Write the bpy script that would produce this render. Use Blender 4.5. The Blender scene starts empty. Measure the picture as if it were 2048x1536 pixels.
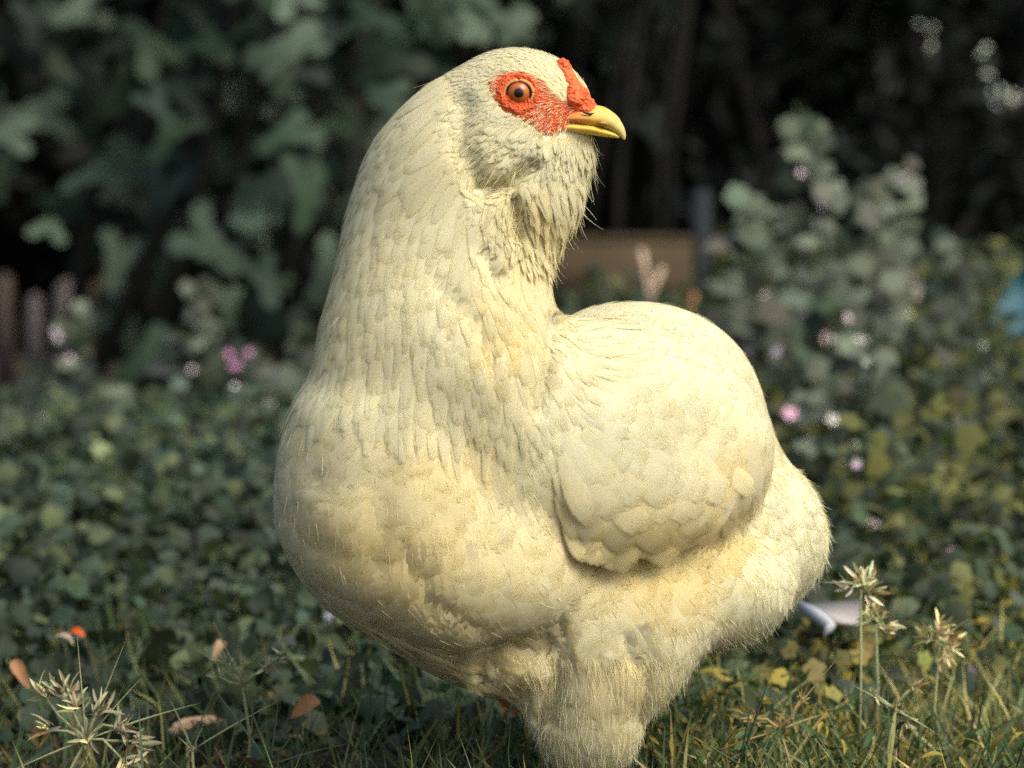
import bpy, math, random
import numpy as np
from mathutils import Vector, Matrix
R_ = math.radians
rng = np.random.default_rng(7)
random.seed(7)
sc = bpy.context.scene
COL = sc.collection

# ------------------------------------------------------------------ camera, world, sun, exposure
PITCH = R_(5.0); LENS = 94.0; FPX = 2048 * LENS / 36.0
CAM = np.array([0.0, -1.6, 0.4046])
cd = bpy.data.cameras.new("camera"); cam = bpy.data.objects.new("camera", cd); COL.objects.link(cam)
cam.location = CAM; cam.rotation_euler = (R_(90) - PITCH, 0, 0)
cd.lens = LENS; cd.sensor_width = 36; cd.clip_start = .05; cd.clip_end = 200
cd.dof.use_dof = True; cd.dof.focus_distance = 1.57; cd.dof.aperture_fstop = 5.8
sc.camera = cam
SUN_EL, SUN_AZ = 50.0, 130.0      # azimuth clockwise from +Y: the sun stands right of and behind the camera
world = bpy.data.worlds.new("World"); sc.world = world; world.use_nodes = True
nt = world.node_tree; bg = nt.nodes["Background"]
sky = nt.nodes.new("ShaderNodeTexSky"); sky.sky_type = 'NISHITA'; sky.sun_disc = False
sky.sun_elevation = R_(SUN_EL); sky.sun_rotation = R_(SUN_AZ); sky.dust_density = 5.0; sky.ozone_density = .6
nt.links.new(sky.outputs[0], bg.inputs[0]); bg.inputs[1].default_value = 0.15
sl = bpy.data.lights.new("sun", 'SUN'); sun = bpy.data.objects.new("sun", sl); COL.objects.link(sun)
sl.energy = 2.3; sl.angle = R_(38); sl.color = (1.0, .965, .83)
sd = Vector((math.sin(R_(SUN_AZ)) * math.cos(R_(SUN_EL)), math.cos(R_(SUN_AZ)) * math.cos(R_(SUN_EL)), math.sin(R_(SUN_EL))))
sun.rotation_euler = sd.to_track_quat('Z', 'Y').to_euler(); sun.location = (2, -2, 4)
sc.view_settings.view_transform = 'Standard'; sc.view_settings.look = 'None'
sc.view_settings.exposure = 0.53; sc.view_settings.gamma = 1.0
sc.cycles.use_denoising = False; sc.cycles.use_adaptive_sampling = False
sc.cycles.max_bounces = 6; sc.cycles.diffuse_bounces = 4; sc.cycles.transmission_bounces = 4
sc.cycles.transparent_max_bounces = 16
sc.cycles.caustics_reflective = False; sc.cycles.caustics_refractive = False
sc.cycles.sample_clamp_indirect = 4

# ------------------------------------------------------------------ helpers
FW = np.array([0, math.cos(PITCH), -math.sin(PITCH)]); UP = np.array([0, math.sin(PITCH), math.cos(PITCH)])
def P(px, py, Y):
    d = FW + np.array([(px - 1024) / FPX, 0, 0]) - (py - 768) / FPX * UP
    return CAM + d * ((Y - CAM[1]) / d[1])
def G(px, py):
    """the point of the flat ground seen at that pixel"""
    d = FW + np.array([(px - 1024) / FPX, 0, 0]) - (py - 768) / FPX * UP
    return CAM + d * (-CAM[2] / d[2])
def unit(a): return a / (np.linalg.norm(a, axis=-1, keepdims=True) + 1e-12)

def mesh(name, V, F, mat=None, parent=None, attrs=None, uv=None, smooth=True, loc=None):
    """F: list of integer arrays (n,3) or (n,4)"""
    V = np.asarray(V, float).reshape(-1, 3)
    if loc is not None: V = V - np.asarray(loc)
    if not isinstance(F, (list, tuple)): F = [F]
    F = [np.asarray(f, np.int32) for f in F if len(f)]
    me = bpy.data.meshes.new(name)
    me.vertices.add(len(V)); me.vertices.foreach_set("co", V.astype(np.float32).ravel())
    loops = np.concatenate([f.ravel() for f in F]); tot = np.concatenate([np.full(len(f), f.shape[1], np.int32) for f in F])
    me.loops.add(len(loops)); me.loops.foreach_set("vertex_index", loops)
    me.polygons.add(len(tot)); st = np.concatenate([[0], np.cumsum(tot)[:-1]]).astype(np.int32)
    me.polygons.foreach_set("loop_start", st); me.polygons.foreach_set("loop_total", tot)
    if uv is not None:
        ul = me.uv_layers.new(name="UVMap"); ul.data.foreach_set("uv", np.asarray(uv, np.float32)[loops].ravel())
    if attrs:
        for k, a in attrs.items():
            c = me.color_attributes.new(name=k, type='FLOAT_COLOR', domain='POINT')
            a = np.asarray(a, np.float32)
            if a.shape[1] == 3: a = np.hstack([a, np.ones((len(a), 1), np.float32)])
            c.data.foreach_set("color", a.ravel())
    me.update(calc_edges=True); me.validate()
    if smooth: me.polygons.foreach_set("use_smooth", np.ones(len(me.polygons), bool))
    if mat: me.materials.append(mat)
    o = bpy.data.objects.new(name, me); COL.objects.link(o)
    if parent: o.parent = parent
    if loc is not None and parent is None: o.location = loc
    return o
def tag(o, label=None, cat=None, group=None, kind=None):
    if label: o['label'] = label
    if cat: o['category'] = cat
    if group: o['group'] = group
    if kind: o['kind'] = kind
    return o
def empty(name, loc, label=None, cat=None, group=None):
    o = bpy.data.objects.new(name, None); COL.objects.link(o); o.location = loc; o.empty_display_size = .05
    return tag(o, label, cat, group)

class MB:
    """collects pieces of geometry into one mesh"""
    def __init__(s): s.V = []; s.F3 = []; s.F4 = []; s.C = []; s.n = 0
    def add(s, V, F3=None, F4=None, C=(1, 1, 1)):
        V = np.asarray(V, float).reshape(-1, 3)
        if F3 is not None and len(F3): s.F3.append(np.asarray(F3) + s.n)
        if F4 is not None and len(F4): s.F4.append(np.asarray(F4) + s.n)
        C = np.asarray(C, float)
        s.C.append(np.broadcast_to(C, (len(V), 3)) if C.ndim == 1 else C); s.V.append(V); s.n += len(V)
    def tube(s, pts, rad, k=6, C=(1, 1, 1), squash=1.0):
        pts = np.asarray(pts, float); n = len(pts); rad = np.broadcast_to(rad, (n,))
        t = unit(np.gradient(pts, axis=0)); ref = np.array([0, 0, 1.]) if abs(t[0][2]) < .9 else np.array([1., 0, 0])
        a = unit(np.cross(t, ref)); b = np.cross(t, a)
        th = np.linspace(0, 2 * np.pi, k, endpoint=False)
        V = pts[:, None] + rad[:, None, None] * (np.cos(th)[None, :, None] * a[:, None] + squash * np.sin(th)[None, :, None] * b[:, None])
        V = V.reshape(-1, 3); i = np.arange(n - 1)[:, None] * k; j = np.arange(k)[None]; j2 = (j + 1) % k
        F = np.stack([i + j, i + j2, i + k + j2, i + k + j], -1).reshape(-1, 4)
        nV = len(V); V = np.vstack([V, pts[0], pts[-1]]); jj = np.arange(k)
        F3 = np.vstack([np.stack([np.full(k, nV), (jj + 1) % k, jj], 1), np.stack([np.full(k, nV + 1), (n - 1) * k + jj, (n - 1) * k + (jj + 1) % k], 1)])
        s.add(V, F3, F, C)
    def inst(s, tv, tf, M, T, C):
        """template verts tv (n,3), faces tf (m,3), M (N,3,3) columns = axes * scale, T (N,3), C (N,3)"""
        N = len(M)
        if not N: return
        V = np.einsum('nij,vj->nvi', M, tv) + T[:, None]
        F = tf[None] + (np.arange(N) * len(tv))[:, None, None]
        s.add(V.reshape(-1, 3), F3=F.reshape(-1, 3), C=np.repeat(C, len(tv), 0))
    def build(s, name, mat, parent=None, loc=None, smooth=True):
        F = []
        if s.F3: F.append(np.concatenate(s.F3))
        if s.F4: F.append(np.concatenate(s.F4))
        return mesh(name, np.concatenate(s.V), F, mat, parent, {'tint': np.concatenate(s.C)}, None, smooth, loc)

# ------------------------------------------------------------------ materials
def newmat(name):
    m = bpy.data.materials.new(name); m.use_nodes = True
    return m, m.node_tree, m.node_tree.nodes["Principled BSDF"], m.node_tree.nodes["Material Output"]
def N(nt, kind, **kw):
    n = nt.nodes.new(kind)
    for k, v in kw.items():
        if k.startswith('i_'): n.inputs[k[2:].replace('_', ' ')].default_value = v
        else: setattr(n, k, v)
    return n
def mixrgb(nt, fac, a, b, mode='MIX'):
    n = nt.nodes.new('ShaderNodeMix'); n.data_type = 'RGBA'; n.blend_type = mode
    for i, v in ((0, fac), (6, a), (7, b)):
        if hasattr(v, 'node'): nt.links.new(v, n.inputs[i])
        else: n.inputs[i].default_value = v if i == 0 else tuple(v) + (1,) if len(v) == 3 else v
    return n.outputs[2]
def math_(nt, op, a, b=0.0, c=0.0):
    n = nt.nodes.new('ShaderNodeMath'); n.operation = op
    for i, v in enumerate((a, b, c)):
        if hasattr(v, 'node'): nt.links.new(v, n.inputs[i])
        else: n.inputs[i].default_value = v
    return n.outputs[0]
def tinted(name, rough=.7, spec=.3, trans=0.0, noise=.25, nscale=60, bump=0.0, col=(1, 1, 1), tcol=(1, .9, .5)):
    """base colour = vertex attribute 'tint' times fine noise; optionally part translucent"""
    m, nt, b, out = newmat(name)
    at = N(nt, 'ShaderNodeVertexColor', layer_name='tint')
    nz = N(nt, 'ShaderNodeTexNoise', i_Scale=nscale, i_Detail=4.0)
    g = N(nt, 'ShaderNodeTexCoord'); nt.links.new(g.outputs['Object'], nz.inputs['Vector'])
    f = math_(nt, 'MULTIPLY_ADD', nz.outputs[0], 2 * noise, 1 - noise)
    cc = N(nt, 'ShaderNodeCombineColor')
    for i in range(3): nt.links.new(f, cc.inputs[i])
    c = mixrgb(nt, 1.0, at.outputs[0], cc.outputs[0], 'MULTIPLY')
    c = mixrgb(nt, 1.0, c, col, 'MULTIPLY')
    nt.links.new(c, b.inputs['Base Color']); b.inputs['Roughness'].default_value = rough; b.inputs['Specular IOR Level'].default_value = spec
    if bump:
        bp = N(nt, 'ShaderNodeBump', i_Strength=bump, i_Distance=.002); nt.links.new(nz.outputs[0], bp.inputs['Height']); nt.links.new(bp.outputs[0], b.inputs['Normal'])
    if trans:
        t = N(nt, 'ShaderNodeBsdfTranslucent'); nt.links.new(mixrgb(nt, 1.0, c, tcol, 'MULTIPLY'), t.inputs[0])
        mx = N(nt, 'ShaderNodeMixShader'); mx.inputs[0].default_value = trans
        nt.links.new(b.outputs[0], mx.inputs[1]); nt.links.new(t.outputs[0], mx.inputs[2]); nt.links.new(mx.outputs[0], out.inputs[0])
    return m
M_leaf = tinted('leaf', .6, .2, .28, .25, 25, col=(.62, .68, .63), tcol=(.85, 1, .6))
M_grass = tinted('grass_blade', .5, .35, .3, .15, 40)
M_wood = tinted('weathered_wood', .85, .15, 0, .35, 30, .5)
M_dry = tinted('dry_plant', .8, .2, .2, .25, 200, .2)
M_petal = tinted('petal', .6, .2, .3, .1, 50, tcol=(1, 1, 1))
M_plain = tinted('painted', .5, .3, 0, .15, 20)

def ground_mat():
    m, nt, b, out = newmat('soil')
    g = N(nt, 'ShaderNodeTexCoord')
    n1 = N(nt, 'ShaderNodeTexNoise', i_Scale=6.0, i_Detail=6.0); n2 = N(nt, 'ShaderNodeTexNoise', i_Scale=90.0, i_Detail=6.0)
    for n in (n1, n2): nt.links.new(g.outputs['Object'], n.inputs['Vector'])
    c = mixrgb(nt, n1.outputs[0], (.026, .021, .013), (.075, .06, .036))
    c = mixrgb(nt, n2.outputs[0], mixrgb(nt, 1.0, c, (.4, .4, .4), 'MULTIPLY'), c)
    nt.links.new(c, b.inputs['Base Color']); b.inputs['Roughness'].default_value = .95
    bp = N(nt, 'ShaderNodeBump', i_Strength=.8, i_Distance=.01); nt.links.new(n2.outputs[0], bp.inputs['Height']); nt.links.new(bp.outputs[0], b.inputs['Normal'])
    return m

def feather_mat(name, white, yellow, trans=.48, soft=True):
    """tint: R brightness, G yellow stain, B unused.  uv: x across 0..1, y along 0..1"""
    m, nt, b, out = newmat(name)
    at = N(nt, 'ShaderNodeVertexColor', layer_name='tint'); sp = N(nt, 'ShaderNodeSeparateColor'); nt.links.new(at.outputs[0], sp.inputs[0])
    uv = N(nt, 'ShaderNodeUVMap', uv_map='UVMap'); su = N(nt, 'ShaderNodeSeparateXYZ'); nt.links.new(uv.outputs[0], su.inputs[0])
    ax = math_(nt, 'ABSOLUTE', math_(nt, 'SUBTRACT', su.outputs[0], .5))
    co = N(nt, 'ShaderNodeTexCoord')
    nz = N(nt, 'ShaderNodeTexNoise', i_Scale=110.0, i_Detail=3.0); nt.links.new(co.outputs['Object'], nz.inputs['Vector'])
    ph = math_(nt, 'ADD', math_(nt, 'MULTIPLY', math_(nt, 'SUBTRACT', su.outputs[1], math_(nt, 'MULTIPLY', ax, .9)), 150.0), math_(nt, 'MULTIPLY', nz.outputs[0], 14.0))
    barb = math_(nt, 'MULTIPLY_ADD', math_(nt, 'SINE', ph), .5, .5)
    col = mixrgb(nt, sp.outputs[1], white, yellow)
    root = math_(nt, 'MULTIPLY', math_(nt, 'POWER', math_(nt, 'SUBTRACT', 1.0, su.outputs[1]), 2.0), .35)
    col = mixrgb(nt, root, col, yellow)
    v = math_(nt, 'MULTIPLY', sp.outputs[0], math_(nt, 'MULTIPLY_ADD', barb, .10, .91))
    # the pale quill down the middle
    cc = N(nt, 'ShaderNodeCombineColor')
    for i in range(3): nt.links.new(v, cc.inputs[i])
    col = mixrgb(nt, 1.0, col, cc.outputs[0], 'MULTIPLY')
    nt.links.new(col, b.inputs['Base Color']); b.inputs['Roughness'].default_value = .75; b.inputs['Specular IOR Level'].default_value = .15
    b.inputs['Sheen Weight'].default_value = .15
    bp = N(nt, 'ShaderNodeBump', i_Strength=.16, i_Distance=.0006); nt.links.new(barb, bp.inputs['Height']); nt.links.new(bp.outputs[0], b.inputs['Normal'])
    t = N(nt, 'ShaderNodeBsdfTranslucent'); nt.links.new(mixrgb(nt, 1.0, col, (1, .86, .55), 'MULTIPLY'), t.inputs[0])
    mx = N(nt, 'ShaderNodeMixShader'); mx.inputs[0].default_value = trans
    nt.links.new(b.outputs[0], mx.inputs[1]); nt.links.new(t.outputs[0], mx.inputs[2]); nt.links.new(mx.outputs[0], out.inputs[0])
    if soft:      # the loose ends of the barbs let light and what is behind through
        e = math_(nt, 'MAXIMUM', math_(nt, 'MULTIPLY', ax, 2.0), su.outputs[1])
        e = math_(nt, 'ADD', e, math_(nt, 'MULTIPLY_ADD', barb, .16, -.08))
        mr = N(nt, 'ShaderNodeMapRange', interpolation_type='SMOOTHSTEP'); nt.links.new(e, mr.inputs[0])
        for i, v_ in ((1, .72), (2, 1.0), (3, 0.0), (4, 1.0)): mr.inputs[i].default_value = v_
        tr = N(nt, 'ShaderNodeBsdfTransparent'); m2 = N(nt, 'ShaderNodeMixShader'); nt.links.new(mr.outputs[0], m2.inputs[0]); nt.links.new(mx.outputs[0], m2.inputs[1]); nt.links.new(tr.outputs[0], m2.inputs[2]); nt.links.new(m2.outputs[0], out.inputs[0])
    return m
M_hair = feather_mat('cream_barb', (.86, .875, .67), (.83, .74, .38), .48, False)
M_fea = feather_mat('cream_feather', (.86, .875, .67), (.83, .74, .38))
def skin_mat(name, c1, c2, scale=260, bump=.6, sss=.15, rough=.5):
    m, nt, b, out = newmat(name); co = N(nt, 'ShaderNodeTexCoord')
    vo = N(nt, 'ShaderNodeTexVoronoi', i_Scale=scale * 3.5); nz = N(nt, 'ShaderNodeTexNoise', i_Scale=scale, i_Detail=5.0)
    for n in (vo, nz): nt.links.new(co.outputs['Object'], n.inputs['Vector'])
    nt.links.new(mixrgb(nt, nz.outputs[0], c1, c2), b.inputs['Base Color'])
    b.inputs['Roughness'].default_value = rough; b.inputs['Specular IOR Level'].default_value = .15; b.inputs['Subsurface Weight'].default_value = sss; b.inputs['Subsurface Scale'].default_value = .002
    h = math_(nt, 'ADD', vo.outputs['Distance'], nz.outputs[0])
    bp = N(nt, 'ShaderNodeBump', i_Strength=bump, i_Distance=.0008); nt.links.new(h, bp.inputs['Height']); nt.links.new(bp.outputs[0], b.inputs['Normal'])
    return m
M_red = skin_mat('red_skin', (.24, .014, .004), (.86, .17, .05), 200, 1.2, .0)
M_comb = skin_mat('comb_skin', (.45, .03, .008), (.90, .22, .07), 180, .8, .0)
M_body = skin_mat('down', (.78, .72, .50), (.84, .82, .62), 120, .2, 0, .9)
M_shank = skin_mat('shank_scale', (.40, .34, .20), (.5, .42, .25), 200, .5, 0)

def beak_mat():
    m, nt, b, out = newmat('beak_horn'); at = N(nt, 'ShaderNodeVertexColor', layer_name='tint')
    co = N(nt, 'ShaderNodeTexCoord'); nz = N(nt, 'ShaderNodeTexNoise', i_Scale=300.0, i_Detail=4.0); nt.links.new(co.outputs['Object'], nz.inputs['Vector'])
    nt.links.new(mixrgb(nt, math_(nt, 'MULTIPLY', nz.outputs[0], .4), at.outputs[0], (.42, .27, .07)), b.inputs['Base Color'])
    b.inputs['Roughness'].default_value = .5; b.inputs['Specular IOR Level'].default_value = .25; b.inputs['Subsurface Weight'].default_value = .1; b.inputs['Subsurface Scale'].default_value = .002
    return m
M_beak = beak_mat()
def eye_mat():
    """radial iris round the local -Y axis; object coordinates are in metres"""
    m, nt, b, out = newmat('eye_ball'); co = N(nt, 'ShaderNodeTexCoord'); s = N(nt, 'ShaderNodeSeparateXYZ'); nt.links.new(co.outputs['Object'], s.inputs[0])
    r = math_(nt, 'SQRT', math_(nt, 'ADD', math_(nt, 'POWER', s.outputs[0], 2.0), math_(nt, 'POWER', s.outputs[2], 2.0)))
    rr = math_(nt, 'DIVIDE', r, .0073)
    nz = N(nt, 'ShaderNodeTexNoise', i_Scale=900.0, i_Detail=4.0); nt.links.new(co.outputs['Object'], nz.inputs['Vector'])
    rr2 = math_(nt, 'ADD', rr, math_(nt, 'MULTIPLY_ADD', nz.outputs[0], .08, -.04))
    cr = nt.nodes.new('ShaderNodeValToRGB'); e = cr.color_ramp; e.interpolation = 'LINEAR'
    e.elements[0].position = 0; e.elements[0].color = (.004, .003, .003, 1); e.elements[1].position = .34; e.elements[1].color = (.004, .003, .003, 1)
    for p, c in ((.39, (.22, .06, .01)), (.52, (.38, .11, .014)), (.80, (.38, .09, .014)), (.88, (.06, .015, .008)), (.94, (.008, .005, .004)), (1.0, (.006, .004, .004))):
        k = e.elements.new(p); k.color = c + (1,)
    nt.links.new(rr2, cr.inputs[0]); nt.links.new(cr.outputs[0], b.inputs['Base Color'])
    b.inputs['Roughness'].default_value = .25; b.inputs['Coat Weight'].default_value = .35; b.inputs['Specular IOR Level'].default_value = .25; b.inputs['Coat Roughness'].default_value = .03
    return m
M_eye = eye_mat()

# ------------------------------------------------------------------ THE HEN
# Hen space: u right, v down, w away, 0.3 mm per unit; HEN maps to metres.
K = .0003; ZC = CAM[2] - 1.6 * math.tan(PITCH)
HB = np.array([(1180 - 1024) * K, 0.0, 0.0])           # the point between her feet
def HEN(p): p = np.asarray(p, float); return np.stack([(p[..., 0] - 1024) * K, p[..., 2] * K, ZC - (p[..., 1] - 768) * K], -1) - HB
PR = {
'head':(1050,196,0,120,91,78,10), 'crown':(976,236,0,160,107,88,-14), 'cheek':(1032,292,-5,112,112,92,1), 'chin':(1122,314,0,62,60,44,0), 'snout':(1128,225,0,52,42,32,20), 'beard':(1062,386,-8,96,98,88,0),
'neck1':(908,324,10,193,135,130,-26), 'neck2':(898,482,0,212,188,145,-13), 'neck3':(883,623,-25,222,191,165,3), 'neck4':(899,732,-45,261,176,190,11),
'breast_side':(792,957,-70,232,285,200,-4), 'breast':(852,1069,-80,303,218,210,27), 'trunk':(1138,917,50,416,278,250,-2), 'shoulder':(1010,880,-40,190,220,185,0), 'flank':(1010,1120,-60,200,140,175,10),
'saddle':(1298,798,190,238,181,150,9), 'rump':(1436,1037,230,253,174,170,33), 'tail_base':(1456,900,235,112,150,110,-15), 'vent':(1503,1119,200,174,155,150,-10),
'thigh':(1200,1263,-40,226,170,130,-20), 'thigh_rear':(1352,1178,60,244,145,150,4), 'leg_fluff':(1174,1400,-60,116,150,94,-7), 'belly':(898,1231,0,221,123,140,34),
'thigh_low':(1246,1318,-45,112,104,100,-20), 'knee':(1015,1320,-70,75,62,70,0)}
PA = np.array(list(PR.values()), float)
def sdf(p, prims=PA, k=46.):
    acc = None
    for a in prims:
        t = math.radians(a[6]); c, s = math.cos(t), math.sin(t)
        d = p - a[:3]
        x = (c * d[..., 0] + s * d[..., 1]) ; y = (-s * d[..., 0] + c * d[..., 1]); z = d[..., 2]
        k0 = np.sqrt((x / a[3]) ** 2 + (y / a[4]) ** 2 + (z / a[5]) ** 2)
        k1 = np.sqrt((x / a[3] ** 2) ** 2 + (y / a[4] ** 2) ** 2 + (z / a[5] ** 2) ** 2) + 1e-9
        q = k0 * (k0 - 1) / k1
        if acc is None: acc = q
        else:
            h = np.maximum(k - np.abs(acc - q), 0) / k
            acc = np.minimum(acc, q) - h * h * k * .25
    return acc
def seg_d(u, v, pts):
    """distance from (u,v) to a polyline"""
    best = np.full(np.shape(u), 1e9)
    for (x1, y1), (x2, y2) in zip(pts[:-1], pts[1:]):
        L = (x2 - x1) ** 2 + (y2 - y1) ** 2
        t = np.clip(((u - x1) * (x2 - x1) + (v - y1) * (y2 - y1)) / L, 0, 1)
        best = np.minimum(best, np.hypot(u - x1 - t * (x2 - x1), v - y1 - t * (y2 - y1)))
    return best
def inside(u, v, poly):
    m = np.zeros(np.shape(u), bool); n = len(poly)
    for i in range(n):
        x1, y1 = poly[i]; x2, y2 = poly[(i + 1) % n]
        c = ((y1 > v) != (y2 > v)); xx = (x2 - x1) * (v - y1) / (y2 - y1 + 1e-9) + x1
        m ^= c & (u < xx)
    return m
# folds of the plumage: (polyline, depth, width)
FOLDS = [(((790, 860), (765, 960), (772, 1080)), -9, 40),
         (((640, 930), (680, 960), (730, 930)), -4, 20), (((600, 1000), (640, 1060), (700, 1080)), -4, 24),
         (((640, 765), (760, 745), (850, 700)), -3, 24), (((905, 1000), (940, 1080)), -4, 24), (((985, 1010), (1000, 1090)), -4, 24),
         (((930, 215), (925, 300), (960, 370)), -13, 24), (((960, 385), (1020, 370), (1060, 335)), -20, 15), (((1030, 400), (1035, 470)), -16, 12),
         (((965, 1330), (972, 1290), (1020, 1262), (1070, 1275)), -12, 18), (((968, 1340), (1005, 1378), (1060, 1370)), -8, 18), (((1095, 1250), (1115, 1330), (1100, 1420)), -16, 18),
         (((1250, 1260), (1290, 1330), (1270, 1420)), -9, 18), (((760, 1230), (900, 1290)), -6, 16), (((820, 1060), (860, 1160), (960, 1230)), -6, 18),
         (((880, 560), (960, 640), (985, 720)), -8, 14), (((960, 500), (1000, 560)), -12, 12), (((1105, 640), (1095, 720), (1075, 800)), -14, 14),
         (((1115, 655), (1300, 692), (1430, 745), (1520, 850)), -6, 14)]
LUMPS = [(650, 1000, 70, 8), (860, 930, 90, 8), (700, 860, 60, 6), (720, 1130, 90, 8), (940, 1180, 90, 8), (1040, 320, 50, 10), (1080, 420, 40, 12), (985, 330, 35, 10),
         (1340, 1200, 90, 6), (1180, 1220, 70, 7), (1140, 1300, 50, 7), (1230, 1380, 60, 7), (1600, 1040, 60, 8), (1420, 700, 90, 8), (820, 620, 70, 7), (960, 440, 50, 9)]
def relief(p):
    u, v, w = p[..., 0], p[..., 1], p[..., 2]
    h = np.zeros(u.shape)
    for pl, d, s in FOLDS: h += d * np.exp(-(seg_d(u, v, pl) / s) ** 2)
    for a, b, s, d in LUMPS: h += .45 * d * np.exp(-((u - a) ** 2 + (v - b) ** 2) / (s * s))
    f = 1 / (1 + np.exp((w - 60) / 30.))             # the near side only
    h = h * f
    h += 1.2 * np.sin(u / 47 + 1.7 * np.sin(v / 71)) * np.sin(v / 53 + 1.3 * np.sin(w / 50 + u / 70))
    return h
def F_(p): return sdf(p) - relief(p)
def grad(f, p, e=1.5):
    g = np.stack([f(p + np.eye(3)[i] * e) - f(p - np.eye(3)[i] * e) for i in range(3)], -1)
    return unit(g)
def snap(p, h, f=F_, n=3):
    for _ in range(n):
        g = grad(f, p); p = p - g * (f(p) - h)[..., None] * .9
    return p, g
def front(u, v, f=F_, lo=-420., hi=150.):
    """w of the near surface at (u, v)"""
    u = np.asarray(u, float); v = np.asarray(v, float); w = np.full(u.shape, lo)
    for _ in range(40):
        q = f(np.stack([u, v, w], -1)); w = np.clip(w + q * .8, lo, hi)
    return w

def sdf_mesh(prims, voxel, f, it=6):
    """closed mesh of a smooth union of ellipsoids: rough voxel remesh, then pulled onto the exact surface"""
    import bmesh
    bm = bmesh.new()
    for a in prims:
        M = Matrix.Translation(a[:3]) @ Matrix.Rotation(math.radians(a[6]), 4, 'Z') @ Matrix.Diagonal((a[3], a[4], a[5], 1))
        bmesh.ops.create_icosphere(bm, subdivisions=4, radius=1.0, matrix=M)
    me = bpy.data.meshes.new('t'); bm.to_mesh(me); bm.free()
    o = bpy.data.objects.new('t', me); COL.objects.link(o)
    r = o.modifiers.new('r', 'REMESH'); r.mode = 'VOXEL'; r.voxel_size = voxel
    dg = bpy.context.evaluated_depsgraph_get(); m2 = bpy.data.meshes.new_from_object(o.evaluated_get(dg))
    V = np.empty(len(m2.vertices) * 3, np.float32); m2.vertices.foreach_get('co', V); V = V.reshape(-1, 3).astype(float)
    L = np.empty(len(m2.loops), np.int32); m2.loops.foreach_get('vertex_index', L); T = np.empty(len(m2.polygons), np.int32); m2.polygons.foreach_get('loop_total', T)
    S = np.concatenate([[0], np.cumsum(T)[:-1]]); Q = L[S[T == 4][:, None] + np.arange(4)]; T3 = L[S[T == 3][:, None] + np.arange(3)]
    bpy.data.objects.remove(o); bpy.data.meshes.remove(me); bpy.data.meshes.remove(m2)
    for _ in range(it): g = grad(f, V); V = V - g * np.clip(f(V), -8, 8)[:, None] * .7
    return V, [Q, T3] if len(T3) else [Q]

hen = empty('white_hen', HB, 'plump cream white hen with bare red face and fluffy beard, standing side-on in the weeds', 'hen')
BV, BF = sdf_mesh(PA, 8.0, lambda p: F_(p) + 2.0)
mesh('body', HEN(BV), BF, M_body, hen)

FACE = [(978, 168), (990, 156), (1020, 149), (1055, 151), (1085, 163), (1106, 184), (1124, 204), (1146, 208), (1165, 212), (1168, 250), (1135, 255), (1112, 272), (1082, 270), (1064, 252), (1040, 240), (1012, 226), (994, 208), (983, 188)]
WING = [(1105, 900), (1130, 800), (1180, 735), (1280, 705), (1400, 730), (1480, 790), (1525, 850), (1535, 890), (1505, 930), (1490, 1000), (1450, 1045), (1380, 1090), (1290, 1108), (1200, 1100), (1140, 1075), (1098, 1000)]
# flow of the plumage: u, v, du, dv, dw
FL = np.array([(1050,108,-1,-.05,0),(930,140,-1,.45,0),(1150,160,-.8,-.5,0),(1110,140,-1,-.4,0),(840,220,-.7,1,0),(960,240,-.8,.5,0),(1000,290,-.9,.35,0),(1060,290,-.8,.5,0),(1120,290,-.55,.8,0),(1165,290,-.1,1,0),
 (1000,350,-.8,.7,0),(1060,360,-.3,1,0),(1120,370,.1,1,0),(1155,420,.4,1,0),(1000,430,-.35,1,0),(1080,450,.05,1,0),(940,400,-.5,1,0),(800,300,-.45,1,0),(720,480,-.15,1,0),(850,480,-.2,1,0),(1000,540,-.15,1,0),(1080,560,.05,1,0),
 (760,650,-.15,1,0),(900,660,-.08,1,0),(1000,700,-.1,1,0),(1080,740,.0,1,.1),(640,780,-.3,1,0),(560,950,-.02,1,0),(650,950,.0,1,0),(800,1000,0,1,0),(590,1100,.35,1,0),(680,1180,.6,1,0),(820,1250,1,.6,0),(950,1320,1,.45,0),(900,1050,.1,1,0),(980,1150,.5,1,0),
 (980,880,.35,1,.1),(1080,900,.6,1,.2),(1150,700,1,.45,.5),(1250,640,1,.0,.5),(1350,630,1,.25,.4),(1450,690,.9,.9,.3),(1520,830,.45,1,.2),(1580,950,.6,1,.1),(1640,1060,.3,1,0),(1600,1180,-.1,1,0),
 (1500,1080,.9,.7,.2),(1400,1200,.9,.6,.1),(1500,1260,.5,.9,0),(1100,1180,.8,.7,0),(1200,1220,.7,.9,0),(1300,1280,.4,1,0),(1400,1320,.5,1,0),(1150,1350,-.05,1,0),(1250,1380,.1,1,0),(1170,1480,0,1,0),(1080,1440,-.15,1,0),(1010,1320,.5,.7,0),
 (1200,820,1,.55,.2),(1350,800,1,.6,.2),(1450,860,.9,.8,.2),(1200,950,.75,.8,.1),(1320,960,.85,.8,.1),(1430,970,.8,.85,.1),(1180,1060,.85,.75,0),(1300,1070,.7,.8,0)], float)
def flow(p):
    d2 = (p[:, None, 0] - FL[None, :, 0]) ** 2 + (p[:, None, 1] - FL[None, :, 1]) ** 2
    wt = 1 / (d2 + 900) ** 1.6
    return unit((wt[..., None] * unit(FL[:, 2:])[None]).sum(1))

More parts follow.
